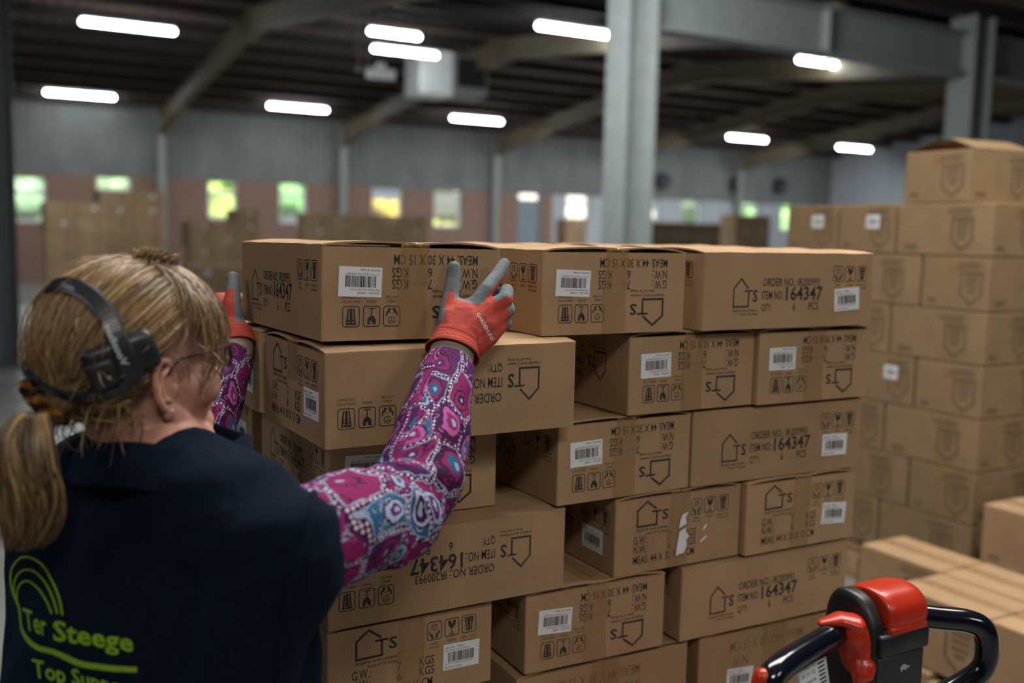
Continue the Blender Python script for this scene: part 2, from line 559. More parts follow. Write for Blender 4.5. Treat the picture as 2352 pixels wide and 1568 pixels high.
for (px, py), z, ln, lab in FL:
    p = at(px, py, 1) - EYE
    k = (z - 1.5) / p.z
    o0 = V((p.x * k, p.y * k, z))
    t = thing('fluorescent_light', lab, 'ceiling light', T(o0.x, o0.y, o0.z, TH), 'fluorescent lights under the roof')
    mb = MB(); mb.rbox((ln / 2, 0, .075), (ln + .06, .11, .05), .015, 2); mb.build('housing', MT['white_enamel'], t)
    mb = MB()
    mb.tube([(0, 0, 0), (ln, 0, 0)], .042, 10, 0, True, 1, None, True); mb.build('tube', MT['tube_light'], t, True)
    hh = roof_z(o0.dot(N2)) - z - .2
    for x in (.15, ln - .15):
        mb = MB(); mb.tube([(x, 0, .1), (x, 0, max(.2, hh))], .008, 6); mb.build('hanger', MT['steel_grey'], t)
# unit heater and emergency light hanging in the nave
p = at(985, 172, 21.6)
t = thing('unit_heater', 'white hanging unit heater with a dark square grille on its right side', 'heater', T(p.x, p.y, p.z, TH))
mb = MB(); mb.rbox((0, 0, 0), (.77, .80, .93), .03, 2); mb.build('casing', MT['white_enamel'], t)
mb = MB(); mb.rbox((.80, .05, 0), (.82, .9, .85), .03, 2, 0); mb.build('fan_housing', MT['steel_grey'], t)
mb = MB(); mb.box((.80, -.41, .06), (.67, .03, .60))
for i in range(6): mb.box((.80, -.43, -.18 + i * .096), (.67, .015, .015))
mb.build('grille', MT['grille'], t)
for x in (-.25, 1.0):
    mb = MB(); mb.tube([(x, 0, .4), (x, 0, roof_z(p.dot(N2)) - p.z)], .012, 6); mb.build('hanger', MT['steel_grey'], t)
p = at(875, 170, 15.8)
t = thing('emergency_light', 'small white box light hanging left of the white unit heater', 'emergency light', T(p.x, p.y, p.z, TH))
mb = MB(); mb.rbox((0, 0, 0), (.46, .12, .16), .03, 2); mb.build('case', MT['white_enamel'], t)
mb = MB(); mb.rbox((0, 0, .12), (.14, .1, .1), .02, 2); mb.build('lamp_head', MT['white_enamel'], t)
for x in (-.22, -.36):
    mb = MB(); mb.tube([(x, 0, .02), (x, 0, roof_z(p.dot(N2)) - p.z)], .012, 6)
    mb.box((x + .05, 0, .02), (.2, .03, .03)); mb.build('hanger', MT['steel_grey'], t)
for px, py, lab in ((1522, 416, 'leftmost'), (1690, 424, 'middle'), (1790, 427, 'rightmost')):
    s, z = hz(px, py, NW - .05)
    q = U2 * s + N2 * (NW - .05)
    t = thing('extractor_fan', 'dark round extractor fan high on the painted wall, %s of the three' % lab, 'extractor fan', T(q.x, q.y, z, TH), 'extractor fans on the painted wall')
    mb = MB(); mb.tube([(0, .02, 0), (0, -.16, 0)], [.30, .27], 20); mb.build('cowl', MT['grille'], t)
    mb = MB()
    for i in range(6): mb.rbox((.13, 0, 0), (.2, .01, .09), .004, 1, 0, Matrix.Translation((0, -.17, 0)) @ Matrix.Rotation(i * math.pi / 3, 4, 'Y') @ Matrix.Rotation(.5, 4, 'X'))
    mb.ball((0, -.18, 0), .05, 8, 6)
    mb.build('rotor', MT['steel_blue'], t)
# outside the windows
m = MB(); m.box((8, 60, -.1), (120, 63, .1)); hall('ground', m, plain('grass_lawn', (.10, .17, .04), .9, spread=.4, scale=.6))
def bush(px, n, r, h, col, lab):
    s = s_at(px, n)
    rnd = random.Random(int(s * 7 + n))
    mb = MB()
    for i in range(26):
        a = rnd.random() * 6.28; q = r * math.sqrt(rnd.random()) * .8
        rr = r * (.22 + .22 * rnd.random())
        mb.ball((math.cos(a) * q, math.sin(a) * q, rr * .6 + rnd.random() * (h - rr * 1.4)), (rr, rr, rr * .8), 8, 6)
    q = U2 * s + N2 * n
    o = mb.build('shrub', plain('leaves', col, .8, spread=.5, scale=3), None, True)
    o.matrix_world = T(q.x, q.y, 0)
    tag(o, lab, 'shrub', 'shrubs outside the windows')
bush(34, 36, 2.5, 5.5, (.30, .52, .30), 'tall pale green shrub outside the leftmost window')
bush(262, 43, 2.6, 4.0, (.36, .56, .30), 'pale green shrub outside the second window, behind the tall far stack')
bush(502, 35, 1.7, 4.2, (.42, .62, .14), 'yellow green shrub outside the pair of windows beside the first column')
bush(684, 36, 1.6, 4.2, (.24, .52, .20), 'green shrub outside the fourth window')
bush(893, 35, 1.45, 2.75, (.85, .50, .08), 'golden yellow shrub outside the fifth window')
bush(1032, 36, 1.25, 2.2, (.50, .62, .16), 'low lime green shrub outside the sixth window')
bush(1600, 39, 2.8, 4.6, (.30, .55, .25), 'green shrub outside the far windows right of the pillar')
bush(1790, 41, 4.0, 5.5, (.34, .62, .25), 'tall green shrub outside the windows nearest the far corner')
q = U2 * s_at(1290, 46) + N2 * 46
t = thing('brick_house', 'sunlit orange house with a pale roof outside the windows near the door', 'house', T(q.x, q.y, 0, TH))
mb = MB(); mb.box((0, 0, 1.15), (14, 5, 2.3)); mb.build('wall', plain('orange_render', (.75, .38, .22), .8), t)
mb = MB(); mb.add([(-7.3, -2.9, 2.3), (7.3, -2.9, 2.3), (7.3, 0, 4.6), (-7.3, 0, 4.6), (-7.3, 2.9, 2.3), (7.3, 2.9, 2.3)], [(0, 1, 2, 3), (3, 2, 5, 4), (0, 3, 4), (1, 5, 2), (0, 4, 5, 1)])
mb.build('roof', plain('pale_roof_tiles', (.75, .70, .66), .7), t)
# ------------------------------------------------------------------ printing
_txt = {}
def glyphs(s, bold=.012):
    """flat lettering of one line in a unit box: (verts, faces)"""
    if (s, bold) not in _txt:
        cu = bpy.data.curves.new('t', 'FONT')
        cu.body = s; cu.resolution_u = 2; cu.offset = bold
        o = bpy.data.objects.new('t', cu)
        C.objects.link(o)
        bpy.context.view_layer.update()
        me = bpy.data.meshes.new_from_object(o.evaluated_get(bpy.context.evaluated_depsgraph_get()))
        vs = [v.co.copy() for v in me.vertices]
        fs = [tuple(p.vertices) for p in me.polygons]
        bpy.data.objects.remove(o); bpy.data.curves.remove(cu); bpy.data.meshes.remove(me)
        x0 = min(v.x for v in vs); x1 = max(v.x for v in vs); y0 = min(v.y for v in vs); y1 = max(v.y for v in vs)
        _txt[(s, bold)] = ([((v.x - x0) / (x1 - x0), (v.y - y0) / (y1 - y0)) for v in vs], fs)
    return _txt[(s, bold)]
class Ink:
    """flat marks in metres on a face, x right, y up"""
    def __init__(s): s.v, s.f = [], []
    def add(s, vs, fs):
        o = len(s.v); s.v += list(vs); s.f += [[i + o for i in f] for f in fs]
    def text(s, t, x0, x1, y0, y1, bold=.009):
        vs, fs = glyphs(t, bold)
        s.add([(x0 + a * (x1 - x0), y0 + b * (y1 - y0)) for a, b in vs], fs)
    def poly(s, pts): s.add(pts, [range(len(pts))])
    def rect(s, x0, x1, y0, y1): s.poly([(x0, y0), (x1, y0), (x1, y1), (x0, y1)])
    def line(s, pts, wd, closed=False):
        n = len(pts); P = [V(p) for p in pts]; L, R = [], []
        for i in range(n):
            a = P[i] - P[i - 1] if (i or closed) else P[1] - P[0]
            b = P[(i + 1) % n] - P[i] if (i < n - 1 or closed) else P[-1] - P[-2]
            a.normalize(); b.normalize()
            t = (a + b)
            if t.length < 1e-5: t = a
            t.normalize(); nn = V((-t.y, t.x))
            k = wd / 2 / max(.35, nn.dot(V((-a.y, a.x))))
            L.append(P[i] + nn * k); R.append(P[i] - nn * k)
        m = n if closed else n - 1
        s.add([tuple(p) for p in L + R], [(i, n + i, n + (i + 1) % n, (i + 1) % n) for i in range(m)])
    def rrect(s, x0, x1, y0, y1, r, wd):
        pts = []
        for cx, cy, a0 in ((x1 - r, y1 - r, 0), (x0 + r, y1 - r, 90), (x0 + r, y0 + r, 180), (x1 - r, y0 + r, 270)):
            for k in range(5):
                a = rad(a0 + k * 22.5); pts.append((cx + r * math.cos(a), cy + r * math.sin(a)))
        s.line(pts, wd, True)
    def curve(s, f): s.v = [f(*p) for p in s.v]; return s
def logo(k, x0, y0, w, h):
    g = lambda a, b: (x0 + a * w, y0 + b * h)
    wd = .0032 * w / .06
    k.line([g(.60, .66), g(.30, 1.0), g(.0, .66), g(.0, .0), g(.62, .0), g(.62, .56)], wd)
    k.line([g(.47, .56), g(.78, .56)], wd * .9)
    k.line([g(.46, .53), g(.46, .56)], wd * .6)
    k.text('S', x0 + .80 * w, x0 + 1.0 * w, y0 + .16 * h, y0 + .60 * h, .02)
def icons(k, x0, y0, w, h, gap):
    lw = w * .055
    for i in range(3):
        x = x0 + i * (w + gap); g = lambda a, b: (x + a * w, y0 + b * h)
        k.rrect(x, x + w, y0, y0 + h, w * .16, lw)
        if i == 0:      # box over two hands
            k.line([g(.5, .88), g(.7, .8), g(.7, .6), g(.5, .52), g(.3, .6), g(.3, .8)], lw * .7, True)
            k.line([g(.3, .8), g(.5, .72), g(.7, .8)], lw * .7); k.line([g(.5, .72), g(.5, .52)], lw * .7)
            for sg in (1, -1):
                q = lambda a, b: g(.5 + sg * (a - .5), b)
                k.poly([q(.14, .5), q(.2, .52), q(.24, .36), q(.36, .26), q(.46, .12), q(.44, .08), q(.28, .08), q(.26, .2), q(.14, .32)][::sg])
                k.line([q(.42, .36), q(.34, .27)], lw)
        elif i == 1:    # broken glass
            k.poly([g(.24, .9), g(.42, .9), g(.46, .74), g(.52, .8), g(.54, .66), g(.6, .76), g(.58, .9), g(.76, .9), g(.76, .68), g(.66, .52), g(.54, .46), g(.46, .46), g(.34, .52), g(.24, .68)])
            k.rect(x + w * .465, x + w * .535, y0 + h * .12, y0 + h * .48); k.rect(x + w * .28, x + w * .72, y0 + h * .08, y0 + h * .13)
        else:           # pot with arrows
            k.rect(x + w * .18, x + w * .82, y0 + h * .80, y0 + h * .9)
            for a, b, c, d in ((.2, .32, .30, .38), (.40, .60, .43, .57), (.68, .8, .62, .70)):
                k.poly([g(a, .78), g(b, .78), g(d, .1), g(c, .1)])
            for a in (.36, .64):
                k.poly([g(a - .05, .66), g(a + .05, .66), g(a, .76)]); k.poly([g(a - .05, .2), g(a, .12), g(a + .05, .2)])
        t = (('HANDLE', 'WITH CARE'), ('FRAGILE',), ('NEVER LAY FLAT', 'STORE STRAIGHT'))[i]
        for j, ln in enumerate(t):
            ww = w * (.5, .75, .6, 1.1, 1.1)[(0, 2, 3)[i] + j]
            k.text(ln, x + w / 2 - ww / 2, x + w / 2 + ww / 2, y0 - h * (.30 + .22 * j), y0 - h * (.17 + .22 * j), .0)
def taglines(k, x0, x1, y):
    w = x1 - x0
    k.text('inspire and create', x0, x1, y, y + w * .105, .006)
    k.text('Brand of Ter Steege', x0 + w * .30, x1 + w * .02, y - w * .105, y - w * .012, .004)
CW, CL, CH = .3015, .44, .1475
def print_ends():
    k = Ink(); W, H = CW, CH
    logo(k, .165 * W, .60 * H, .072, .046)
    taglines(k, .16 * W, .40 * W, .525 * H)
    for t, v, y in (('G.W.:', '7', .37), ('N.W.:', '6', .25)):
        k.text(t, .14 * W, .25 * W, y * H, y * H + .0155)
        k.text(v, .405 * W, .43 * W, y * H, y * H + .0155)
        k.text('KGS', .54 * W, .63 * W, y * H, y * H + .0155)
    k.text('MEAS: 44 X 30 X 15 CM', .14 * W, .62 * W, .115 * H, .115 * H + .0155)
    icons(k, .585 * W, .65 * H, .0265, .0305, .0065)
    return k
def print_sides():
    k = Ink(); W, H = CL, CH
    logo(k, .165 * W, .29 * H, .059, .052)
    taglines(k, .16 * W, .30 * W, .215 * H)
    k.text('ORDER NO.: IR200993', .325 * W, .66 * W, .545 * H, .545 * H + .0155)
    k.text('ITEM NO.:', .322 * W, .452 * W, .375 * H, .375 * H + .0165)
    k.text('164347', .462 * W, .682 * W, .355 * H, .355 * H + .0275, .02)
    k.text('QTY:', .322 * W, .382 * W, .215 * H, .215 * H + .0155)
    k.text('6', .505 * W, .522 * W, .22 * H, .22 * H + .0155)
    k.text('PCS', .60 * W, .66 * W, .225 * H, .225 * H + .0155)
    icons(k, .745 * W, .60 * H, .0265, .0305, .0065)
    return k
INK_E, INK_S = print_ends(), print_sides()
def stamp(mb, ink, W, H, face, inv, off, hx, hy, mat=1, z0=0.0):
    """put ink on a side of a box of half sizes hx, hy; face in -y,+y,-x,+x"""
    o = len(mb.v)
    for x, y in ink.v:
        if inv: x, y = W - x, H - y
        x -= W / 2; y += z0
        mb.v.append({'-y': (x, -hy - off, y), '+y': (-x, hy + off, y), '-x': (-hx - off, -x, y), '+x': (hx + off, x, y)}[face])
    for f in ink.f:
        mb.f.append([i + o for i in f]); mb.m.append(mat)

# ------------------------------------------------------------------ the cartons of the front pallet
def box_body(W, L, H, seed):
    """closed carton walls with soft uprights; the top is left 3.5 mm low for the flaps"""
    mb = MB(); mb.rbox((0, 0, (H - .0065) / 2), (W, L, H - .0065), .0035, 2, 0, None, True)
    return mb
def flap_mesh(W, L, H, sgn, seed):
    """one long top flap, a corrugated sheet that bows up a little"""
    rnd = random.Random(seed)
    mb = MB(); nx, ny = 6, 16
    ph = rnd.random() * 6
    vs = []
    for top in (0, 1):
        for j in range(ny + 1):
            for i in range(nx + 1):
                x = .0012 + (W / 2 - .0016) * i / nx
                y = -L / 2 + .0004 + (L - .0008) * j / ny
                e = abs(2 * j / ny - 1)
                z = H - .0036 + top * .003 + .0030 * math.sin(math.pi * i / nx) * (.5 + .5 * e) + .0012 * (1 - i / nx) * e + .0007 * math.sin(ph + j * 1.9 + i) * e - (.0030 if i == nx else .0004 if i == nx - 1 else 0)
                vs.append((sgn * x, y, z))
    N = (nx + 1) * (ny + 1); fs = []
    for j in range(ny):
        for i in range(nx):
            a = j * (nx + 1) + i
            q = (a, a + nx + 1, a + nx + 2, a + 1)
            fs.append(q); fs.append(tuple(reversed([N + t for t in q])))
    edge = [i for i in range(nx + 1)] + [j * (nx + 1) + nx for j in range(1, ny + 1)] + [ny * (nx + 1) + i for i in range(nx - 1, -1, -1)] + [j * (nx + 1) for j in range(ny - 1, 0, -1)]
    for a, b in zip(edge, edge[1:] + edge[:1]): fs.append((a, b, N + b, N + a))
    mb.add(vs, fs)
    return mb
def strip(path, x0, x1, nx, seed, amp=.0005):
    """tape following a y-z path, with small wrinkles"""
    rnd = random.Random(seed); mb = MB(); vs = []; n = len(path)
    for j, (y, z, ny_, nz_) in enumerate(path):
        for i in range(nx + 1):
            d = rnd.random() * amp
            vs.append((x0 + (x1 - x0) * i / nx + .0012 * math.sin(j * .8 + seed), y + ny_ * d, z + nz_ * d))
    for t in range(n - 1):
        pass
    mb.add(vs, [(j * (nx + 1) + i, j * (nx + 1) + i + 1, (j + 1) * (nx + 1) + i + 1, (j + 1) * (nx + 1) + i) for j in range(n - 1) for i in range(nx)])
    return mb
def tape_path(L, H, drop, up):
    h = L / 2 + .0008; p = []
    k = 7
    for i in range(k): p.append((-h, H - drop + (drop - .003) * i / (k - 1), -1, 0) if up else (-h, drop - (drop - .001) * i / (k - 1), -1, 0))
    zz = H + .0009 if up else -.0003
    if up:
        for i in range(13): p.append((-h + .003 + (2 * h - .006) * i / 12, zz + .0011 * abs(2 * i / 12 - 1), 0, 1))
        for i in range(k): p.append((h, H - .003 - (drop - .003) * i / (k - 1), 1, 0))
    return p
def carton_protos(W, L, H, ends, sides, card='card', prefix='carton'):
    protos = {}
    fl = [flap_mesh(W, L, H, sg, i).mesh('flap', [MT[card]]) for i, sg in enumerate((1, -1))]
    tp = [strip(tape_path(L, H, .062, True), -.026, .022, 8, 3).mesh('packing_tape', [MT['tape']], True),
          strip(tape_path(L, H, .088, False), -.030, .020, 8, 9).mesh('packing_tape', [MT['tape']], True)]
    for em in (0, 1):
        for sm in (0, 1):
            mb = box_body(W, L, H, 1)
            for fc in ('-y', '+y'): stamp(mb, ends, CW, CH, fc, em, .0003, W / 2, L / 2)
            for fc in ('-x', '+x'): stamp(mb, sides, CL, CH, fc, sm, .0003, W / 2, L / 2)
            protos[(em, sm)] = mb.mesh('carton', [MT[card], MT['ink']])
    return protos, fl, tp
PROTO, FLAPS, TAPES = carton_protos(CW, CL, CH, INK_E, INK_S)
LW, LH = .069, .045
def label_mesh():
    mb = MB(); mb.box((0, 0, LH / 2), (LW, .0003, LH))
    k = Ink(); rnd = random.Random(5)
    k.text('Item No. : 164347', .004, .040, .0375, .0408, .006)
    k.text('Pot Valene terra D14 H13', .004, .050, .0325, .0360, .0)
    x = .010
    while x < .058:
        b = rnd.choice((.0005, .0005, .0010, .0016)); k.rect(x, x + b, .0135, .0305); x += b + rnd.choice((.0005, .0006, .0011))
    k.rect(.0095, .0100, .011, .0305); k.rect(.0338, .0342, .011, .0305); k.rect(.058, .0585, .011, .0305)
    k.text('8', .0055, .0072, .0092, .0122, .0); k.text('711355', .0115, .0325, .0092, .0122, .0); k.text('010249', .0352, .0565, .0092, .0122, .0)
    k.text('Karton 6 stuks', .004, .036, .0030, .0066, .006)
    for i, (x, y) in enumerate(k.v): k.v[i] = (x, y)
    o = len(mb.v)
    for x, y in k.v: mb.v.append((x - LW / 2, -.00028, y))
    for f in k.f: mb.f.append([i + o for i in f]); mb.m.append(1)
    return mb.mesh('shipping_label', [MT['paper'], MT['ink']])
LABEL = label_mesh()
def face_matrix(face, hx, hy, off):
    return {'-y': T(0, -hy - off, 0), '+y': T(0, hy + off, 0, math.pi), '-x': T(-hx - off, 0, 0, -math.pi / 2), '+x': T(hx + off, 0, 0, math.pi / 2)}[face]
def stick(parent, face, W, x, y, inv, tilt, hx, hy, H, off=.0007, name='shipping_label', me=None):
    """label whose centre is at x,y (m, upright reading of that face)"""
    if inv: x, y = W - x, H - y
    M = face_matrix(face, hx, hy, off) @ Matrix.Translation((x - W / 2, 0, y)) @ Matrix.Rotation((math.pi if inv else 0) + tilt, 4, 'Y') @ Matrix.Translation((0, 0, -LH / 2))
    return place(name, me or LABEL, parent, M)
def carton(kind, c, yaw, em, sm, label, labels=(), tilt=(0, 0), group=None, tape=True, z=None):
    """kind 'E': the taped short end looks along -v at the camera; 'S': the long side does. c = lower near corner"""
    u = V((math.cos(yaw), math.sin(yaw), tilt[0])).normalized()
    v = V((-math.sin(yaw), math.cos(yaw), tilt[1])); v = (v - u * v.dot(u)).normalized(); up = u.cross(v)
    if kind == 'E':
        M = frame(V(c) + u * CW / 2 + v * CL / 2, u, v, up)
    else:
        M = frame(V(c) + u * CL / 2 + v * CW / 2, v, -u, up)
    t = thing('carton', label, 'box', M, group)
    b = place('box_body', PROTO[(em, sm)], t)
    for f in FLAPS: place('flap', f, t)
    for f in TAPES: place('packing_tape', f, t)
    rnd = random.Random(label)
    for face in labels:
        fc = {'near': '-y' if kind == 'E' else '-x', 'left': '-x' if kind == 'E' else '+y'}[face]
        end = fc[1] == 'y'
        W = CW if end else CL
        inv = em if end else sm
        stick(t, fc, W, (.80 if end else .835) * W, (.40 if end else .36) * CH, inv, rad(rnd.uniform(-5, 5)), CW / 2, CL / 2, CH)
    return t
Z0 = 1.5
LZ = [Z0 - .1725, Z0 - .3240, Z0 - .4755, Z0 - .6270, Z0 - .7785, Z0 - .930]
R_ = rad
def P3(x, y, l): return (x, y, LZ[l])
GR = None
boxA = carton('E', (-.282, 1.464, Z0 - .1665), R_(30.2), 1, 0, 'carton held between the two red gloves, topmost at the left end of the stack', ['near'], (-.010, -.010))
carton('E', P3(.049, 1.665, 0), R_(29.0), 1, 0, 'top row carton directly right of the gloved hand, label upside down on its taped end', ['near'])
cC = carton('S', P3(.347, 1.817, 0), R_(28.9), 0, 0, 'top row carton at the right end of the stack, order number the right way up', ['near'])
carton('S', P3(.19, 2.10, 0), R_(28.9), 0, 0, 'carton behind the top row, only its pale top showing')
carton('S', P3(-.272, 1.439, 1), R_(30.3), 0, 1, 'carton right under the held one, its order number upside down behind the raised forearm', ['left'])
carton('E', P3(.211, 1.769, 1), R_(30.2), 1, 1, 'second row carton with a half shaded left side, right of the gap beside the forearm', ['near'])
carton('E', P3(.478, 1.910, 1), R_(28.6), 1, 0, 'second row carton at the right end, under the order number carton', ['near'])
carton('E', P3(-.440, 1.722, 1), R_(31), 1, 0, 'second row carton peeping out behind the one under the held carton, below the left glove', ['left'])
carton('E', P3(-.675, 2.115, 1), R_(30), 1, 0, 'farthest second row carton, a pale corner between the face and the left glove')
carton('E', P3(-.289, 1.563, 2), R_(28.0), 1, 0, 'third row carton at the left, its label half hidden by the bent arm', ['near'])
carton('E', P3(.084, 1.703, 2), R_(31.0), 1, 0, 'third row carton with a deeply shaded left side, in the middle of the stack', ['near'])
carton('S', P3(.346, 1.856, 2), R_(27.8), 0, 0, 'third row carton at the right end, order number upright and label on its right', ['near'])
carton('E', P3(-.523, 1.978, 2), R_(29), 1, 0, 'third row carton at the back left, above the navy shoulder', ['left'])
carton('S', P3(-.28, 1.498, 3), R_(29.9), 0, 1, 'wide fourth row carton under the elbow, order number upside down', ['left'])
cK = carton('E', P3(.196, 1.774, 3), R_(29.5), 0, 0, 'fourth row carton with a torn white label across its tape', ['left'])
carton('E', P3(.468, 1.912, 3), R_(29.3), 0, 0, 'fourth row carton at the right end, white label over its lower right', ['near'])
carton('E', P3(-.437, 1.80, 3), R_(29.9), 1, 0, 'fourth row carton hidden at the back left, behind the navy shoulder')
carton('E', P3(-.283, 1.512, 4), R_(31.0), 0, 0, 'fifth row carton at the bottom left, logo upright beside the navy vest', ['near'])
carton('E', P3(.034, 1.69, 4), R_(27.9), 1, 0, 'fifth row carton in the middle, tilted label and logo upside down', ['near'])
carton('S', P3(.335, 1.848, 4), R_(28.4), 0, 0, 'fifth row carton at the right end without label, beside the red and black handle')
carton('E', P3(-.535, 1.96, 4), R_(30), 1, 0, 'fifth row carton hidden at the back left, behind the navy vest')
# torn label on the fourth row
mb = MB()
k = Ink()
k.poly([(0, 0), (.020, .003), (.026, .016), (.024, .028), (.031, .034), (.022, .044), (.024, .052), (.008, .046), (.003, .022)])
k.poly([(.006, .052), (.024, .060), (.021, .072), (.027, .082), (.013, .078), (.008, .066)])
k.poly([(.064, .040), (.072, .046), (.074, .054), (.066, .048)])
k.poly([(.058, .016), (.074, .026), (.073, .030), (.060, .022)])
for f in k.f:
    mb = MB(); m_ = len(f)
    mb.add([(k.v[i][0], -dz, k.v[i][1]) for dz in (0, .0004) for i in f], [list(range(m_, 2 * m_)), list(range(m_))[::-1]])
    o = mb.build('torn_label', MT['paper'], cK)
    o.matrix_local = T(-.010, -CL / 2 - .0024, .022)
    o['label'] = 'torn scrap of a white paper label'

# the larger cartons that carry the stack, on a pallet
BH = 1.5 - .7785 - .0055 - .146
def big_carton(c, yaw, W, label, tape=True, lab=True):
    L = .50
    u = V((math.cos(yaw), math.sin(yaw), 0)); v = V((-math.sin(yaw), math.cos(yaw), 0))
    t = thing('large_carton', label, 'box', frame(V(c) + u * W / 2 + v * L / 2, u, v, V((0, 0, 1))))
    mb = box_body(W, L, BH, 2)
    k = Ink()
    k.text('MEAS: 44 X 30 X 15 CM', .30 * W, .80 * W, 0, .020)
    for t_, y in (('N.W.:', .032), ('G.W.:', .062)):
        k.text(t_, .68 * W, .80 * W, y, y + .019); k.text('KGS', .30 * W, .39 * W, y, y + .019)
    kk = Ink(); kk.v = [(W - x, BH - .026 - y) for x, y in k.v]; kk.f = k.f
    if lab: stamp(mb, kk, W, BH, '-y', 0, .0003, W / 2, L / 2)
    mb.build('box_body', [MT['card_old'], MT['ink_faint']], t)
    for i, sg in enumerate((1, -1)): flap_mesh(W, L, BH, sg, i + 5).build('flap', MT['card_old'], t)
    strip(tape_path(L, BH, .10, True), -.034, .030, 8, 4).build('packing_tape', MT['tape'], t, True)
    if lab: stick(t, '-y', W, .27 * W, BH - .105, 0, rad(4), W / 2, L / 2, BH)
    return t
zb = .146
big_carton((-.372, 1.488, zb), R_(29), .375, 'large bottom carton at the lower left, under the fifth row', True, False)
big_carton((.020, 1.690, zb), R_(28.9), .385, 'large bottom carton in the middle, pale wavy top edge with glossy tape')
big_carton((.381, 1.884, zb), R_(28.3), .395, 'large bottom carton at the right, behind the black handle', True, True)
big_carton((-.60, 1.95, zb), R_(29), .375, 'large bottom carton hidden at the back left', True, False)
def pallet(M, lx, ly, label, h=.144):
    t = thing('wooden_pallet', label, 'pallet', M)
    for j in range(7):
        mb = MB(); y = -ly / 2 + .05 + (ly - .1) * j / 6
        mb.rbox((0, y, h - .011), (lx, .095, .022), .002, 1); mb.build('deck_board', MT['wood'], t)
    for i in (-1, 0, 1):
        mb = MB(); mb.rbox((i * (lx / 2 - .05), 0, h - .036), (.1, ly, .026), .002, 1); mb.build('stringer', MT['wood'], t)
        mb = MB(); mb.rbox((i * (lx / 2 - .05), 0, .011), (.1, ly, .022), .002, 1); mb.build('base_board', MT['wood'], t)
        for j in (-1, 0, 1):
            mb = MB(); mb.rbox((i * (lx / 2 - .05), j * (ly / 2 - .07), .0725), (.1, .14, .099), .003, 1); mb.build('block', MT['wood'], t)
    return t
q = V((-.372, 1.488, 0)) + U2 * .60 + N2 * .5
pallet(T(q.x, q.y, 0, TH), 1.22, 1.02, 'wooden pallet under the front stack of cartons')

# ------------------------------------------------------------------ the pallet load at the right
def badge():
    k = Ink()
    k.line([(0, .13), (.10, .13), (.10, .04), (.05, 0), (0, .04)], .012, True)
    for a, b, y in ((.018, .082, .108), (.018, .082, .088), (.02, .08, .066), (.03, .07, .046)): k.rect(a, b, y, y + .011)
    k.rect(-.03, .09, .148, .158); k.rect(-.02, .10, .165, .172)
    return k
FW, FL_, FH = .30, .44, .208
def far_protos(W, L, H, card, ink):
    b = {}
    for badge_side in (0, 1):
        mb = MB(); mb.rbox((0, 0, H / 2), (W, L, H - .002), .004, 2, 0, None)
        bd = badge()
        for fc, w_ in (('-x', L), ('+x', L), ('-y', W), ('+y', W)):
            k = Ink(); sx = H / .208
            k.v = [(w_ * .60 + x * sx * .9, H * .12 + y * sx * .95) for x, y in bd.v]; k.f = bd.f
            kk = Ink(); kk.rect(w_ * .1, w_ * .24, H * .12, H * .2)
            stamp(mb, k, w_, H, fc, 0, .0006, W / 2, L / 2); stamp(mb, kk, w_, H, fc, 0, .0006, W / 2, L / 2)
        b[badge_side] = mb.mesh('carton', [MT[card], MT[ink]])
    tp = strip([(-L / 2 - .001, H - .06, -1, 0), (-L / 2 - .001, H - .001, -1, 0), (-L / 2, H + .001, 0, 1), (0, H + .001, 0, 1), (L / 2, H + .001, 0, 1), (L / 2 + .001, H - .001, 1, 0), (L / 2 + .001, H - .06, 1, 0)], -.025, .025, 4, 2).mesh('packing_tape', [MT['tape']], True)
    return b, tp
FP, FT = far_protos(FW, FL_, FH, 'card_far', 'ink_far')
def far_carton(c, kind, z, label, lab=None, yaw=TH, group=None, me=None, tp=None, W=FW, L=FL_, H=FH):
    """c = near corner (world x,y); the two sides seen run along v (left, away) and u (right, away)"""
    u = V((math.cos(yaw), math.sin(yaw), 0)); v = V((-math.sin(yaw), math.cos(yaw), 0))
    if kind == 'S':      # long side along v
        M = frame(V((c[0], c[1], z)) + u * W / 2 + v * L / 2, u, v, V((0, 0, 1)))
    else:
        M = frame(V((c[0], c[1], z)) + u * L / 2 + v * W / 2, v, -u, V((0, 0, 1)))
    t = thing('carton', label, 'box', M, group)
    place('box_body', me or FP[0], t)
    place('packing_tape', tp or FT, t)
    if lab:
        fc = lab if kind == 'S' else {'-x': '+y', '-y': '-x'}[lab]
        w_ = W if fc[1] == 'y' else L
        o = stick(t, fc, w_, w_ * .62, H * .62, 0, 0, W / 2, L / 2, H, .0012)
        o.scale = (1, 1, 1.25)
    return t
K0 = V((1.812, 3.80, 0))
ROW = ['top', 'second', 'third', 'fourth', 'fifth', 'sixth', 'bottom']
zt = 1.5 + .150
for r in range(7):
    z = zt - FH * (r + 1) - .002 * r
    long_first = r % 2 == 0
    off = 0.0
    seq = (['S', 'E', 'E'] if long_first else ['E', 'S', 'E'])
    if r in (3,): seq = ['E', 'E', 'S']
    for i, kd in enumerate(seq):
        ln = FL_ if kd == 'S' else FW
        c = K0 + N2 * off
        far_carton(c, kd, z, '%s row of the tall right-hand load, %s carton back from its near corner' % (ROW[r], ('first', 'second', 'third')[i]),
                   '-x' if (r, i) in ((0, 1), (0, 2), (3, 1)) else None)
        off += ln + .012
    c = K0 + U2 * ((FW if seq[0] == 'S' else FL_) + .01)
    far_carton(c, 'E' if long_first else 'S', z, '%s row of the tall right-hand load, carton round its corner at the picture edge' % ROW[r])
q = K0 + U2 * .42 + N2 * .6
pallet(T(q.x, q.y, 0, TH), .82, 1.25, 'wooden pallet under the tall load at the right', zt - FH * 7 - .014)
zz = zt + .002
OH = .20
c = K0 + N2 * .13 + U2 * .02
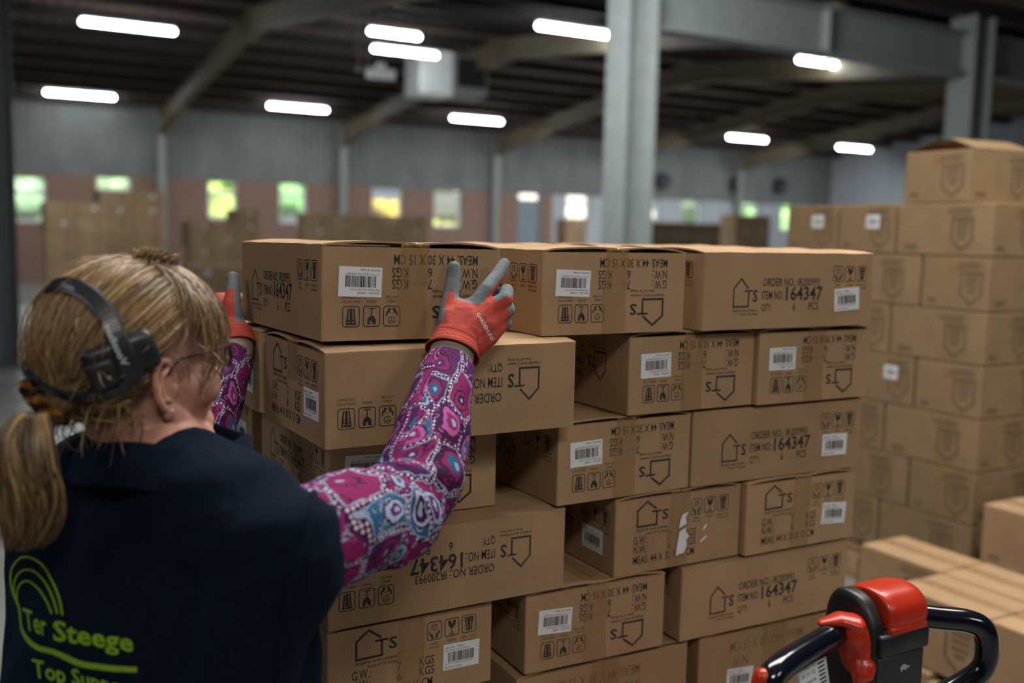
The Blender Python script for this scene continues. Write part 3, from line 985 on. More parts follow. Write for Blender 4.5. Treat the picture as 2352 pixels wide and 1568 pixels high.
t = far_carton(c, 'E', zz, 'carton with raised lid flaps lying on top of the tall right-hand load')
mb = MB()
for sg in (-1, 1):
    mb.add([(sg * FW / 2, -.2, FH), (sg * FW / 2, .2, FH), (sg * .03, .19, FH + .045), (sg * .03, -.19, FH + .05)], [(0, 1, 2, 3)])
    mb.add([(sg * FW / 2, -.2, FH + .004), (sg * FW / 2, .2, FH + .004), (sg * .03, .19, FH + .049), (sg * .03, -.19, FH + .054)], [(0, 1, 2, 3)])
mb.build('lid_flap', MT['card_far'], t)
far_carton(K0 + U2 * .50 - N2 * .02, 'S', zz, 'carton on top of the tall right-hand load, cut off by the picture edge')

# ------------------------------------------------------------------ the low load in front of it
LWD, LLN, LHT = .232, .34, .235
LP, LT = far_protos(LWD, LLN, LHT, 'card', 'ink_faint')
O = V((1.477, 3.296, 0))
lowz = 1.5 - 1.12 - LHT
names_l = ('at its far left corner', 'second along the right column', 'third along the right column', 'nearest of the right column')
for i in range(3):
    c = O + N2 * (-.347 * i)
    far_carton(c, 'S', lowz, 'light topped carton of the low right-hand load, ' + names_l[i], '-x' if i == 1 else None, TH, None, LP[0], LT, LWD, LLN, LHT)
for i in range(3):
    c = O - U2 * .243 + N2 * (-.347 * (i + 1) - .005)
    far_carton(c, 'S', lowz, 'carton of the low right-hand load, left column, %s from the back' % ('first', 'second', 'third')[i], None, TH, None, LP[0], LT, LWD, LLN, LHT)
for i in range(2):
    c = O + U2 * .53 + N2 * (-.12 - .36 * i)
    far_carton(c, 'S', lowz + (.12 if i == 0 else 0), 'carton of the low right-hand load at the picture edge, %s' % ('raised at the back' if i == 0 else 'in front of the raised one'), None, TH, None, LP[0], LT, LWD, LLN, LHT)
mb = MB(); mb.rbox((0, 0, .059), (.23, .34, .118), .004, 1)
q = O + U2 * .53 + N2 * -.12 + U2 * .116 + N2 * .17
tag(mb.build('carton', MT['card_far']), 'flat carton under the raised one at the right edge of the low load', 'box').matrix_world = T(q.x, q.y, lowz, TH)
q = O + U2 * .13 + N2 * -.35
pallet(T(q.x, q.y, 0, TH), .80, 1.4, 'wooden pallet under the low load at the right', lowz - .002)

# ------------------------------------------------------------------ far pallet loads in the hall
BP = {}
def load(px, Y, zones, H, name, per_row, W=.6, L=.4, seed=1, depth=2):
    """a block of cartons: nu wide along u, several layers high; zones: list of layers per column"""
    rnd = random.Random(seed)
    key = (round(W, 2), round(L, 2), round(H, 2))
    if key not in BP: BP[key] = far_protos(L, W, H, 'card_far', 'ink_far')
    b, tp = BP[key]
    base = at(px, 800, Y); base.z = 0
    top = {}
    for i, n in enumerate(zones):
        for d in range(depth):
            for kz in range(n):
                if d and kz < n - 2: continue
                c = base + U2 * (i * (W + .015)) + N2 * (d * (L + .015) + rnd.uniform(-.004, .004))
                lay = ORD[n - 1 - kz] if kz < n - 1 else 'top'
                far_carton(c, 'E', .146 + kz * (H + .002), 'blurred carton, %s row, %s column of %s%s' % (lay, ORD[i] if i else 'leftmost', name, ', back side' if d else ''),
                           '-y' if rnd.random() < .25 else None, TH, 'cartons of ' + name, b[0], tp, L, W, H)
    q = base + U2 * (len(zones) * (W + .015) / 2) + N2 * (depth * (L + .015) / 2)
    mb = MB(); lx, ly = len(zones) * (W + .015), depth * (L + .015)
    for j in range(5): mb.box((0, -ly / 2 + .05 + (ly - .1) * j / 4, .132), (lx, .1, .024))
    for i in range(4):
        for j in (-1, 0, 1): mb.box((-lx / 2 + .06 + (lx - .12) * i / 3, j * (ly / 2 - .06), .06), (.1, .1, .12))
    tag(mb.build('wooden_pallet', MT['wood']), 'low wooden pallet under ' + name, 'pallet').matrix_world = T(q.x, q.y, 0, TH)
ORD = ['first', 'second', 'third', 'fourth', 'fifth', 'sixth', 'seventh', 'eighth', 'ninth', 'tenth']
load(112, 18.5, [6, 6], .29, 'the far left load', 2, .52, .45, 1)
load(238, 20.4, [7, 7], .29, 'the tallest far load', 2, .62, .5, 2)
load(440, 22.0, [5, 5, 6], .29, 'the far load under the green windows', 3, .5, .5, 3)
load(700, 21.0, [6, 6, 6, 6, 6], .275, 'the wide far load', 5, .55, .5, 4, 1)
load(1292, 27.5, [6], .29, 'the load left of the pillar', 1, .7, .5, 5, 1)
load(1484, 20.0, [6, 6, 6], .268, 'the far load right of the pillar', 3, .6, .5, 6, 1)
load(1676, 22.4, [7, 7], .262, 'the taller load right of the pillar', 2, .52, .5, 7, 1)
load(432, 13.5, [3, 3, 3], .27, 'the low load behind the head', 3, .45, .4, 8, 1)
# ------------------------------------------------------------------ electric pallet truck with its steering head
PT = at(2006, 1472, 1.354)
TM = frame(PT, U2, N2, V((0, 0, 1)))
t = thing('pallet_truck', 'pallet truck steering head with black looped handles and red controls at the lower right', 'pallet truck', T(PT.x, PT.y, 0))
def tl(o):
    o.matrix_parent_inverse = Matrix.Identity(4)
    o.matrix_local = Matrix.Translation((-PT.x, -PT.y, 0)) @ o.matrix_basis
    return o
def tpart(name, mb, mat, smooth=True, local=True, parent=None):
    o = mb.build(name, mat, parent or t, smooth)
    if parent is None:
        o.matrix_local = Matrix.Translation((-PT.x, -PT.y, 0)) @ (TM if local else Matrix.Identity(4))
    return o
def extrude_profile(mb, prof, x0, x1, n=10, bulge=.0, mat=0):
    """closed y-z outline swept along x with softly rounded ends"""
    m = len(prof); cy = sum(p[0] for p in prof) / m; cz = sum(p[1] for p in prof) / m
    st = []
    for i in range(n + 1):
        a = i / n; k = 1 - .10 * abs(2 * a - 1) ** 6
        st.append((x0 + (x1 - x0) * a, k))
    st = [(x0 - .0, .80)] + st + [(x1 + .0, .80)]
    vs = [(x, cy + (y - cy) * k, cz + (z - cz) * k) for x, k in st for y, z in prof]
    fs = [(i * m + j, i * m + (j + 1) % m, (i + 1) * m + (j + 1) % m, (i + 1) * m + j) for i in range(len(st) - 1) for j in range(m)]
    fs += [tuple(reversed(range(m))), tuple((len(st) - 1) * m + j for j in range(m))]
    mb.add(vs, fs, mat)
# console
mb = MB()
prof = spline([(-.040, -.26), (-.0415, -.10), (-.0415, .022), (-.036, .036), (-.01, .052), (.02, .060), (.040, .048), (.0415, .0), (.0415, -.12), (.040, -.26)], 3)
extrude_profile(mb, prof, -.044, .0505)
prof = spline([(-.040, -.22), (-.043, -.08), (-.043, .02), (-.037, .050), (-.018, .074), (.012, .081), (.034, .070), (.045, .03), (.045, -.10), (.042, -.22)], 3)
extrude_profile(mb, prof, -.0525, -.026)
con = tpart('console', mb, MT['black_plastic'])
mb = MB(); mb.rbox((.003, -.0425, -.075), (.092, .008, .15), .003, 2)
tpart('front_panel', mb, MT['dark_grey_plastic'])
mb = MB(); mb.rbox((.004, -.0445, .017), (.097, .014, .030), .004, 2)
tpart('panel_rim', mb, MT['black_plastic'])
k = Ink()
k.poly([(0, .004), (.003, .009), (.008, .012), (.014, .011), (.019, .007), (.020, .003), (.017, .003), (.016, 0), (.013, 0), (.013, .003), (.007, .002), (.006, -.001), (.003, -.001), (.004, .003)])
k.poly([(.019, .004), (.023, .003), (.025, .006), (.022, .008), (.019, .007)])
mb = MB(); mb.add([(.000 + x * .8, -.0470, -.026 + y * .8) for x, y in k.v], k.f); tpart('turtle_mark', mb, MT['pale_mark'], False)
# red switch: rounded cap over the console
mb = MB()
prof = spline([(-.046, .034), (-.0485, .046), (-.043, .066), (-.026, .080), (.0, .084), (.026, .078), (.030, .070), (.0, .062), (-.03, .045), (-.040, .034)], 4)
extrude_profile(mb, prof, -.024, .053)
tpart('emergency_reverse_button', mb, MT['red_plastic'])['label'] = 'red rounded cap on top of the console'
mb = MB(); mb.rbox((.012, -.0440, .030), (.072, .012, .020), .003, 2)
tpart('button_skirt', mb, MT['red_plastic'])
# red thumb throttle at the left side
mb = MB()
mb.ball((-.059, -.018, .012), (.014, .026, .042), 18, 12)
mb.ball((-.064, -.020, .030), (.018, .020, .022), 14, 10)
mb.tube([(-.060, -.018, .044), (-.080, -.008, .050), (-.104, .004, .044)], [.012, .009, .004], 12, 0, True, 2.0, (0, 0, 1), True)
mb.tube([(-.060, -.034, -.010), (-.066, -.038, -.022), (-.070, -.036, -.030)], [.014, .012, .006], 12, 0, True, 1.3, (0, 0, 1), True)
me = fuse(mb, .0020, 6)
o = place('throttle_butterfly', me, t); me.materials.append(MT['red_plastic']); o.matrix_local = Matrix.Translation((-PT.x, -PT.y, 0)) @ TM
o['label'] = 'red thumb throttle beside the left grip'
# handle loop
def wtube(name, pts, rr, mat, n=16):
    P = spline([tuple(at(x, y, Y)) + (r,) for (x, y, Y), r in zip(pts, rr)], 6)
    mb = MB(); mb.tube([p[:3] for p in P], [p[3] for p in P], n, 0, True, 1, None, True)
    return tpart(name, mb, mat, True, False)
wtube('handle_grip', [(1962, 1428, 1.335), (1900, 1466, 1.295), (1838, 1502, 1.25), (1790, 1535, 1.215), (1768, 1566, 1.20), (1776, 1610, 1.205), (1830, 1660, 1.25)], [.0175, .0178, .018, .0182, .018, .0175, .017], MT['gloss_black'])
wtube('handle_grip', [(2098, 1412, 1.385), (2160, 1419, 1.385), (2222, 1426, 1.385), (2256, 1444, 1.385), (2267, 1486, 1.385), (2255, 1535, 1.385), (2200, 1580, 1.385), (2130, 1622, 1.385)], [.0168, .017, .017, .0172, .0168, .0165, .019, .024], MT['gloss_black'])
wtube('grip_inlay', [(1752, 1555, 1.198), (1750, 1580, 1.198), (1762, 1615, 1.20)], [.012, .014, .012], MT['red_plastic'])
wtube('grip_inlay', [(2281, 1500, 1.388), (2273, 1535, 1.388), (2250, 1570, 1.388)], [.007, .008, .007], MT['red_plastic'])
# tag plate below the left grip
a = at(1868, 1560, 1.30)
mb = MB(); mb.rbox((0, 0, 0), (.052, .003, .075), .004, 2, 0, None)
tg = mb.build('maintenance_tag', MT['paper'], t); tg.matrix_local = Matrix.Translation(a - V((PT.x, PT.y, 0))) @ Matrix.Rotation(TH, 4, 'Z') @ Matrix.Rotation(rad(-14), 4, 'Y')
k = Ink()
for i, s_ in enumerate(('Maand', '10 11 12', 'Volgende', 'keuring')): k.text(s_, -.022, .004, .022 - i * .012, .028 - i * .012)
for i in range(10): k.rect(.010, .022, -.03 + i * .006, -.027 + i * .006)
mb = MB(); mb.add([(x, -.0018, y) for x, y in k.v], k.f); mb.build('tag_print', plain('dark_green_print', (.03, .07, .03), .7), tg)
# tiller, drive unit and forks below the frame
mb = MB(); b0 = V((.02, .16, .52)) ; top = V((.0, .02, PT.z - .22))
mb.tube([(0, .02, -.22), (.0, .10, -PT.z + .50), (.0, .16, -PT.z + .30)], [.028, .030, .034], 14)
tpart('tiller_arm', mb, MT['dark_grey_plastic'])
mb = MB(); mb.rbox((0, .24, -PT.z + .30), (.50, .20, .48), .05, 3); tpart('drive_cover', mb, MT['red_plastic'])
mb = MB()
mb.tube([(-.04, .22, -PT.z + .095), (.04, .22, -PT.z + .095)], .095, 20); tpart('drive_wheel', mb, MT['black_plastic'])
# ------------------------------------------------------------------ the woman
NAVY = NT('navy_fleece')
nz = NAVY.noise(NAVY.coord(), 60, 5); nz2 = NAVY.noise(NAVY.coord(), 700, 2)
NAVY.l(NAVY.ramp(nz.outputs[0], [(.3, (.0016, .0040, .0098)), (.7, (.0028, .0072, .0165))]), NAVY.b.inputs['Base Color'])
NAVY.set(Roughness=.95, Sheen_Weight=.05, Sheen_Roughness=.5, Sheen_Tint=(.10, .35, .75, 1))
NAVY.b.inputs['Specular IOR Level'].default_value = .1
NAVY.bump(NAVY.math('ADD', nz.outputs[0], nz2.outputs[0]), .35, .003)
MT['navy'] = NAVY.mat
sk = NT('skin')
nz = sk.noise(sk.coord(), 22, 4)
sk.l(sk.ramp(nz.outputs[0], [(.3, (.40, .19, .145)), (.7, (.50, .265, .20))]), sk.b.inputs['Base Color'])
sk.set(Roughness=.5, Subsurface_Weight=.12, Subsurface_Radius=(.6, .25, .15), Subsurface_Scale=.01)
MT['skin'] = sk.mat
def knit(name, a, b, bs=900):
    m = NT(name)
    n1 = m.noise(m.coord(), 45, 3); n2 = m.noise(m.coord((bs, bs, bs * .5)), 1, 2)
    c = m.ramp(n1.outputs[0], [(.35, a), (.7, b)])
    m.l(c, m.b.inputs['Base Color']); m.set(Roughness=.85)
    m.bump(n2.outputs[0], .5, .002)
    return m.mat
MT['glove_red'] = knit('red_knit_glove', (.37, .042, .030), (.47, .062, .042))
MT['glove_grey'] = knit('grey_latex_coating', (.105, .13, .145), (.15, .18, .195), 300)
MT['liner'] = knit('beige_knit_cuff', (.23, .18, .135), (.28, .22, .17))
MT['lime'] = plain('lime_embroidery', (.19, .34, .008), .6, spread=.25, scale=300)
MT['headset'] = plain('headset_black', (.010, .013, .018), .38, spread=.3, scale=50)
MT['lens'] = glass_mat()
def hair_mat():
    m = NT('blond_hair')
    a = m.n('Attribute', attribute_name='shade')
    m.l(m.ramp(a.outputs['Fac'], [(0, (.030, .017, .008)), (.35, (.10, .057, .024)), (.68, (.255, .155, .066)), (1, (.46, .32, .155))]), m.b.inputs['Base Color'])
    m.set(Roughness=.42)
    return m.mat
MT['hair'] = hair_mat()
def paisley():
    m = NT('purple_paisley_fabric')
    uv = m.n('UVMap'); uv.uv_map = 'uv'
    nz = m.noise(uv.outputs[0], 11, 2)
    vm = m.n('VectorMath', operation='MULTIPLY_ADD')
    m.l(nz.outputs['Color'], vm.inputs[0]); vm.inputs[1].default_value = (.070, .070, 0); m.l(uv.outputs[0], vm.inputs[2])
    w = vm.outputs[0]
    def vor(vec, sc, feature='F1', rnd=1.0):
        v = m.n('TexVoronoi', feature=feature, voronoi_dimensions='2D'); v.inputs['Scale'].default_value = sc
        v.inputs['Randomness'].default_value = rnd
        m.l(vec, v.inputs['Vector']); return v
    mp = m.n('Mapping'); mp.inputs['Scale'].default_value = (1, 1.45, 1); m.l(w, mp.inputs[0])
    A = vor(mp.outputs[0], 15); E = vor(mp.outputs[0], 15, 'DISTANCE_TO_EDGE')
    e = E.outputs['Distance']; d = A.outputs['Distance']
    cr = m.n('SeparateColor'); m.l(A.outputs['Color'], cr.inputs[0])
    dots = vor(uv.outputs[0], 150, 'F1', .25)
    dot = m.math('LESS_THAN', dots.outputs['Distance'], .34)
    small = vor(w, 75); sm = small.outputs['Distance']
    fine = m.noise(uv.outputs[0], 120, 3)
    PL, MG, PK, TE, LV, PU = (.030, .003, .032), (.17, .009, .085), (.30, .065, .24), (.014, .080, .165), (.24, .29, .43), (.055, .010, .085)
    inner = m.ramp(cr.outputs[0], [(0, TE), (.40, MG), (.72, PU), (.86, TE)], 'CONSTANT')
    sx = m.n('SeparateXYZ'); m.l(uv.outputs[0], sx.inputs[0])
    fore = m.math('GREATER_THAN', m.math('MULTIPLY_ADD', nz.outputs[0], .22, sx.outputs[0]), .36)
    inner = m.mix(fore, inner, m.ramp(cr.outputs[0], [(0, PU), (.28, MG), (.50, PL), (.66, PU), (.88, TE)], 'CONSTANT'))
    ring = m.ramp(cr.outputs[1], [(0, MG), (.35, LV), (.6, PK), (.8, TE)], 'CONSTANT')
    core = m.ramp(cr.outputs[2], [(0, PL), (.3, TE), (.55, MG), (.8, PU)], 'CONSTANT')
    def band(x, lo, hi):
        return m.math('MULTIPLY', m.math('GREATER_THAN', x, lo), m.math('LESS_THAN', x, hi))
    c = inner
    c = m.mix(m.math('MULTIPLY', m.math('LESS_THAN', sm, .30), m.math('GREATER_THAN', fine.outputs[0], .47)), c, ring)
    c = m.mix(m.math('LESS_THAN', sm, .14), c, PL)
    dd = m.math('ADD', d, m.math('MULTIPLY', m.math('SUBTRACT', fine.outputs[0], .5), .16))
    c = m.mix(m.math('LESS_THAN', dd, .34), c, PL)
    c = m.mix(m.math('LESS_THAN', dd, .29), c, ring)
    c = m.mix(m.math('LESS_THAN', dd, .18), c, core)
    c = m.mix(m.math('LESS_THAN', dd, .07), c, LV)
    ee = m.math('ADD', e, m.math('MULTIPLY', m.math('SUBTRACT', fine.outputs[0], .5), .10))
    c = m.mix(m.math('LESS_THAN', ee, .082), c, m.ramp(cr.outputs[1], [(0, LV), (.5, PU), (.75, PK)], 'CONSTANT'))
    c = m.mix(m.math('LESS_THAN', e, .052), c, PL)
    c = m.mix(m.math('MULTIPLY', band(e, .0, .040), dot), c, (.52, .42, .54))
    m.l(c, m.b.inputs['Base Color'])
    m.set(Roughness=.8)
    m.b.inputs['Specular IOR Level'].default_value = .15
    m.bump(m.noise(uv.outputs[0], 900, 2).outputs[0], .2, .002)
    return m.mat
MT['paisley'] = paisley()

C7 = at(318, 1052, 1.14)
FT_ = V((.50, .866, 0)); RT_ = V((.866, -.50, 0))
lean = rad(12)
UT = (V((0, 0, 1)) * math.cos(lean) + FT_ * math.sin(lean)).normalized()
FT2 = UT.cross(RT_)
TOR = frame(C7, RT_, FT2, UT)
def tp_(x, y, z): return TOR @ V((x, y, z))
HO = V((-.456, 1.200, 1.330))
ph = rad(53); pit = rad(4)
HR = V((math.sin(ph), -math.cos(ph), 0)); HFh = V((math.cos(ph), math.sin(ph), 0))
HF = (HFh * math.cos(pit) + V((0, 0, 1)) * math.sin(pit)).normalized(); HU = HR.cross(HF)
HEAD = frame(HO, HR, HF, HU); HINV = HEAD.inverted()
def hp(x, y, z): return HEAD @ V((x, y, z))
RS = tp_(.185, .07, -.065); RE = at(948, 1168, 1.285); RW = at(1036, 812, 1.492)
LS = tp_(-.175, .08, -.085); LE = at(420, 1068, 1.46); LW = at(541, 800, 1.735)
PEL = tp_(0, .05, -.52)
person = thing('person', 'woman from behind in navy vest and paisley blouse, red gloves on a carton', 'person', T(PEL.x, PEL.y, 0))
PI_ = Matrix.Translation((-PEL.x, -PEL.y, 0))
def onp(o, parent=None):
    o.parent = parent or person
    if parent is None: o.matrix_local = PI_
    return o
# skin: one body from head to feet
b = MB()
def hb(c, r, n=16):
    b.ball(c, r, n, 12, 0, HEAD)
def hchain(pts, n=10): b.chain([(hp(*p), r) for p, r in pts], n)
hb((0, -.012, .030), (.074, .094, .086)); hb((0, .040, .030), (.062, .052, .062)); hb((0, .036, -.035), (.058, .058, .070))
for s in (1, -1):
    hb((s * .038, .052, -.030), (.028, .036, .030)); hb((s * .026, .088, .022), (.022, .010, .010))
    hchain([((s * .054, .000, -.055), .020), ((s * .046, .030, -.085), .020), ((s * .022, .068, -.103), .019), ((0, .076, -.105), .019)])
    hb((s * .010, .104, -.026), (.008, .008, .007))
hchain([((0, .094, .014), .008), ((0, .104, -.006), .009), ((0, .112, -.020), .011)])
hb((0, .092, -.055), (.022, .010, .006)); hb((0, .090, -.066), (.019, .010, .006)); hb((0, .080, -.085), (.026, .018, .02))
b.chain([(hp(0, -.012, -.040), .058), (hp(0, -.004, -.10), .055), (C7 + FT_ * .045 + V((0, 0, -.02)), .062)], 16)
b.chain([(tp_(0, .06, -.03), .06), (tp_(.10, .07, -.07), .055), (RS, .052), (RE, .040), (at(1016, 890, 1.435), .030), (at(1050, 752, 1.524), .020)], 12)
b.chain([(tp_(0, .06, -.03), .06), (tp_(-.10, .07, -.07), .055), (LS, .052), (LE, .040), (LW, .024), (at(530, 745, 1.77), .020)], 12)
b.ball((0, .09, -.20), (.155, .095, .18), 20, 14, 0, TOR); b.ball((0, .09, -.40), (.145, .10, .18), 20, 14, 0, TOR)
kn = [PEL + FT_ * .16 + RT_ * (s * .10) + V((0, 0, -.33)) for s in (1, -1)]
for s, q in zip((1, -1), kn):
    an = V((PEL.x, PEL.y, 0)) + RT_ * (s * .12) - FT_ * .02 + V((0, 0, .08))
    b.chain([(tp_(s * .085, .06, -.50), .085), (q, .055), (q + (an - q) * .35 - FT_ * .01, .052), (an, .034), (an + FT_ * .12 + V((0, 0, -.045)), .03)], 12)
me = fuse(b, .0032, 3)
eb = MB()
for s in (1, -1):
    def ep(x, y, z): return hp(s * (.0745 + (x - .0745) * .85), y * .84 - .010, z * .84 - .004)
    E_ = [(.010, -.030), (.014, -.012), (.012, .006), (.002, .021), (-.012, .023), (-.022, .012), (-.025, -.008), (-.021, -.028), (-.012, -.043)]
    eb.chain([(ep(.073 + .014 * (-y + .014) / .039, y, z), .0042) for y, z in E_], 10)
    eb.ball((s * .0755, -.011, -.046), (.0052, .0085, .0105), 14, 10, 0, HEAD)
    eb.ball((s * .0740, -.015, -.016), (.0042, .0128, .0235), 16, 12, 0, HEAD)
    eb.ball((s * .0750, .000, -.0225), (.0060, .0050, .0085), 10, 8, 0, HEAD)
    eb.chain([(ep(.079, .000, .008), .0030), (ep(.083, -.011, .004), .0032), (ep(.084, -.015, -.012), .0034), (ep(.082, -.010, -.030), .0034), (ep(.078, .002, -.036), .0034)], 8)
eme = fuse(eb, .0013, 5)
bm = bmesh.new(); bm.from_mesh(me); bm.from_mesh(eme); bm.to_mesh(me); bm.free()
me.polygons.foreach_set('use_smooth', [True] * len(me.polygons))
me.materials.append(MT['skin'])
body = onp(place('body', me))
for s in (1, -1):
    mb = MB(); mb.ball((s * .031, .081, .010), .0125, 12, 10, 0, HEAD); onp(mb.build('eye', MT['white_enamel'], None, True))
mb = MB()
for s, q in zip((1, -1), kn):
    an = V((PEL.x, PEL.y, 0)) + RT_ * (s * .12) - FT_ * .02 + V((0, 0, .10))
    mb.chain([(tp_(s * .085, .06, -.50), .105), (q, .075), (q + (an - q) * .4, .07), (an, .06)], 12)
mb.chain([(tp_(0, .07, -.46), .13), (tp_(0, .06, -.55), .13)], 14)
me = fuse(mb, .008, 4); me.materials.append(plain('dark_trousers', (.01, .011, .015), .9)); onp(place('trousers', me))
for s in (1, -1):
    a = V((PEL.x, PEL.y, 0)) + RT_ * (s * .12) - FT_ * .02
    mb = MB(); mb.chain([(a + V((0, 0, .055)), .05), (a + FT_ * .09 + V((0, 0, .045)), .045), (a + FT_ * .16 + V((0, 0, .038)), .036)], 12)
    me = fuse(mb, .006, 4); me.materials.append(MT['black_plastic']); onp(place('shoe', me))

# vest
v = MB()
def tb(c, r): v.ball(c, r, 24, 16, 0, TOR)
v.chain([(tp_(.03, .052, -.030), .074), (tp_(.12, .055, -.055), .078), (tp_(.180, .066, -.088), .078)], 20)
v.chain([(tp_(-.03, .052, -.030), .074), (tp_(-.12, .055, -.055), .078), (tp_(-.175, .066, -.088), .074)], 20)
v.chain([(tp_(.186, .062, -.080), .080), (tp_(.160, .060, -.16), .066), (tp_(.120, .075, -.30), .068)], 18)
v.chain([(tp_(-.190, .062, -.095), .076), (tp_(-.190, .075, -.19), .072), (tp_(-.180, .085, -.30), .075)], 18)
tb((-.040, .070, -.17), (.202, .115, .17)); tb((-.045, .085, -.32), (.197, .125, .22)); tb((-.040, .085, -.50), (.198, .130, .20))
tb((.095, .135, -.30), (.095, .078, .22)); tb((-.12, .155, -.34), (.11, .09, .26))
me = fuse(v, .0065, 10)
for q in me.vertices:
    l = TOR.inverted() @ q.co
    n1 = noise.noise((l.x * 7, l.y * 7, l.z * 11)); n2 = noise.noise((l.x * 3 + 4, l.y * 3, l.z * 26 - l.x * 12))
    k = math.exp(-((l.z + .06) / .10) ** 2)
    d = .0045 * n1 + .006 * n2 * (k + .25)
    q.co += q.normal * d
me.update()
me.materials.append(MT['navy'])
vest = onp(place('vest', me))
vest_bvh = BVHTree.FromPolygons([x.co.copy() for x in me.vertices], [tuple(p.vertices) for p in me.polygons])
mb = MB()
ring = []
for i in range(37):
    a = 2 * math.pi * i / 36
    ring.append(tp_(.098 * math.sin(a) + .010, .062 - .094 * math.cos(a), .012 - .016 * math.cos(a) + .006 * math.sin(3 * a)))
mb.tube(ring, .017, 10, 0, False, 1.0, (0, 0, 1))
vs = []
for k_, (dz, sc) in enumerate(((-.03, 1.12), (-.012, 1.08), (.006, 1.01), (.018, .95), (.022, .92), (.017, .88), (-.02, .88))):
    for i in range(48):
        a = 2 * math.pi * i / 48
        wv = .003 * math.sin(5 * a + dz * 60)
        vs.append(tp_((.108 * sc + wv) * math.sin(a) - .010, .052 - (.090 * sc + wv) * math.cos(a), dz + .010 - .014 * math.cos(a) + .004 * math.sin(4 * a)))
mb = MB(); mb.add(vs, [(k_ * 48 + i, k_ * 48 + (i + 1) % 48, (k_ + 1) * 48 + (i + 1) % 48, (k_ + 1) * 48 + i) for k_ in range(6) for i in range(48)])
cl = mb.build('collar', MT['navy'], vest, True)
md = cl.modifiers.new('s', 'SUBSURF'); md.levels = 1; md.render_levels = 2
# armhole hems
hp_ = [(690, 1082), (715, 1100), (721, 1125), (714, 1180), (694, 1255), (670, 1335), (655, 1420), (643, 1500), (635, 1580), (630, 1680)]
pts = []
for x, y in spline(hp_, 5):
    d = (at(x, y, 1.0) - EYE).normalized(); h_ = vest_bvh.ray_cast(EYE, d)
    if h_[0] is not None and h_[0].y < 1.25: pts.append(h_[0] + h_[1] * .001)
mb = MB(); mb.tube(pts, .0042, 8); mb.build('armhole_hem', MT['navy'], vest, True)
def sleeve(name, P, nseg, par):
    """tube with cloth folds and a uv map in metres"""
    P = spline(P, nseg); n = 56
    path = [V(p[:3]) for p in P]; rr = [p[3] for p in P]
    vs, uv = [], []
    Tn = [(path[min(i + 1, len(path) - 1)] - path[max(i - 1, 0)]).normalized() for i in range(len(path))]
    nrm = V((0, 0, 1)); L = 0
    for i, p in enumerate(path):
        if i: L += (path[i] - path[i - 1]).length
        nrm = (nrm - Tn[i] * nrm.dot(Tn[i])).normalized(); bb = Tn[i].cross(nrm)
        for k in range(n):
            a = 2 * math.pi * k / n
            dr = nrm * math.cos(a) + bb * math.sin(a)
            f1 = noise.noise(dr * 1.6 + V((L * 17, 3, par)))
            f2 = math.sin(L * 70 + 3 * math.cos(a + par) + 2.2 * f1)
            g = par_fold(L, a, par)
            vs.append(p + dr * rr[i] * (1 + .040 * f1 + g * .05 * f2))
            uv.append((L, a * .058))
    fs = [(i * n + k, i * n + (k + 1) % n, (i + 1) * n + (k + 1) % n, (i + 1) * n + k) for i in range(len(path) - 1) for k in range(n)]
    mb = MB(); mb.add(vs, fs)
    me = mb.mesh(name, [MT['paisley']], True)
    l = me.uv_layers.new(name='uv'); j = 0
    for f in fs:
        i0, k0 = divmod(f[0], n)
        for c_, idx in enumerate(f):
            i, k = divmod(idx, n); kk = k if not (k == 0 and k0 == n - 1) else n
            l.data[j].uv = (uv[i * n][0], kk / n * 2 * math.pi * .058); j += 1
    sd = None
    return onp(place(name, me))
def par_fold(L, a, par):
    return .45 + 1.0 * math.exp(-((L - .26) / .07) ** 2) if par == 1 else .5
def q_(px, py, Y, r): return tuple(at(px, py, Y)) + (r,)
sl = sleeve('blouse_sleeve', [tuple(tp_(.120, .068, -.075)) + (.066,), tuple(tp_(.185, .072, -.078)) + (.0665,), q_(790, 1206, 1.155, .0645), q_(868, 1194, 1.215, .0615), q_(925, 1160, 1.268, .061), q_(963, 1095, 1.315, .0595), q_(990, 1010, 1.365, .0545), q_(1010, 920, 1.42, .0465), q_(1026, 860, 1.460, .0405), q_(1032, 836, 1.476, .0375)], 9, 1)
lw_ = LW + (LE - LW) * .10
sleeve('blouse_sleeve', [tuple(tp_(-.12, .07, -.10)) + (.062,), tuple(LS) + (.062,), tuple(LS + (LE - LS) * .6) + (.058,), tuple(LE) + (.056,), tuple(LE + (LW - LE) * .45) + (.051,), tuple(LE + (LW - LE) * .82) + (.041,), tuple(lw_) + (.036,)], 9, 2)
for pts in ([q_(1030, 846, 1.470, .0345), q_(1040, 806, 1.494, .0340), q_(1054, 760, 1.518, .030)],
            [tuple(LE + (LW - LE) * .86) + (.0335,), tuple(LW) + (.031,), tuple(at(533, 770, 1.755)) + (.030,)]):
    P = spline(pts, 4); mb = MB(); mb.tube([p[:3] for p in P], [p[3] for p in P], 28)
    onp(mb.build('knit_wrist_liner', MT['liner'], None, True))

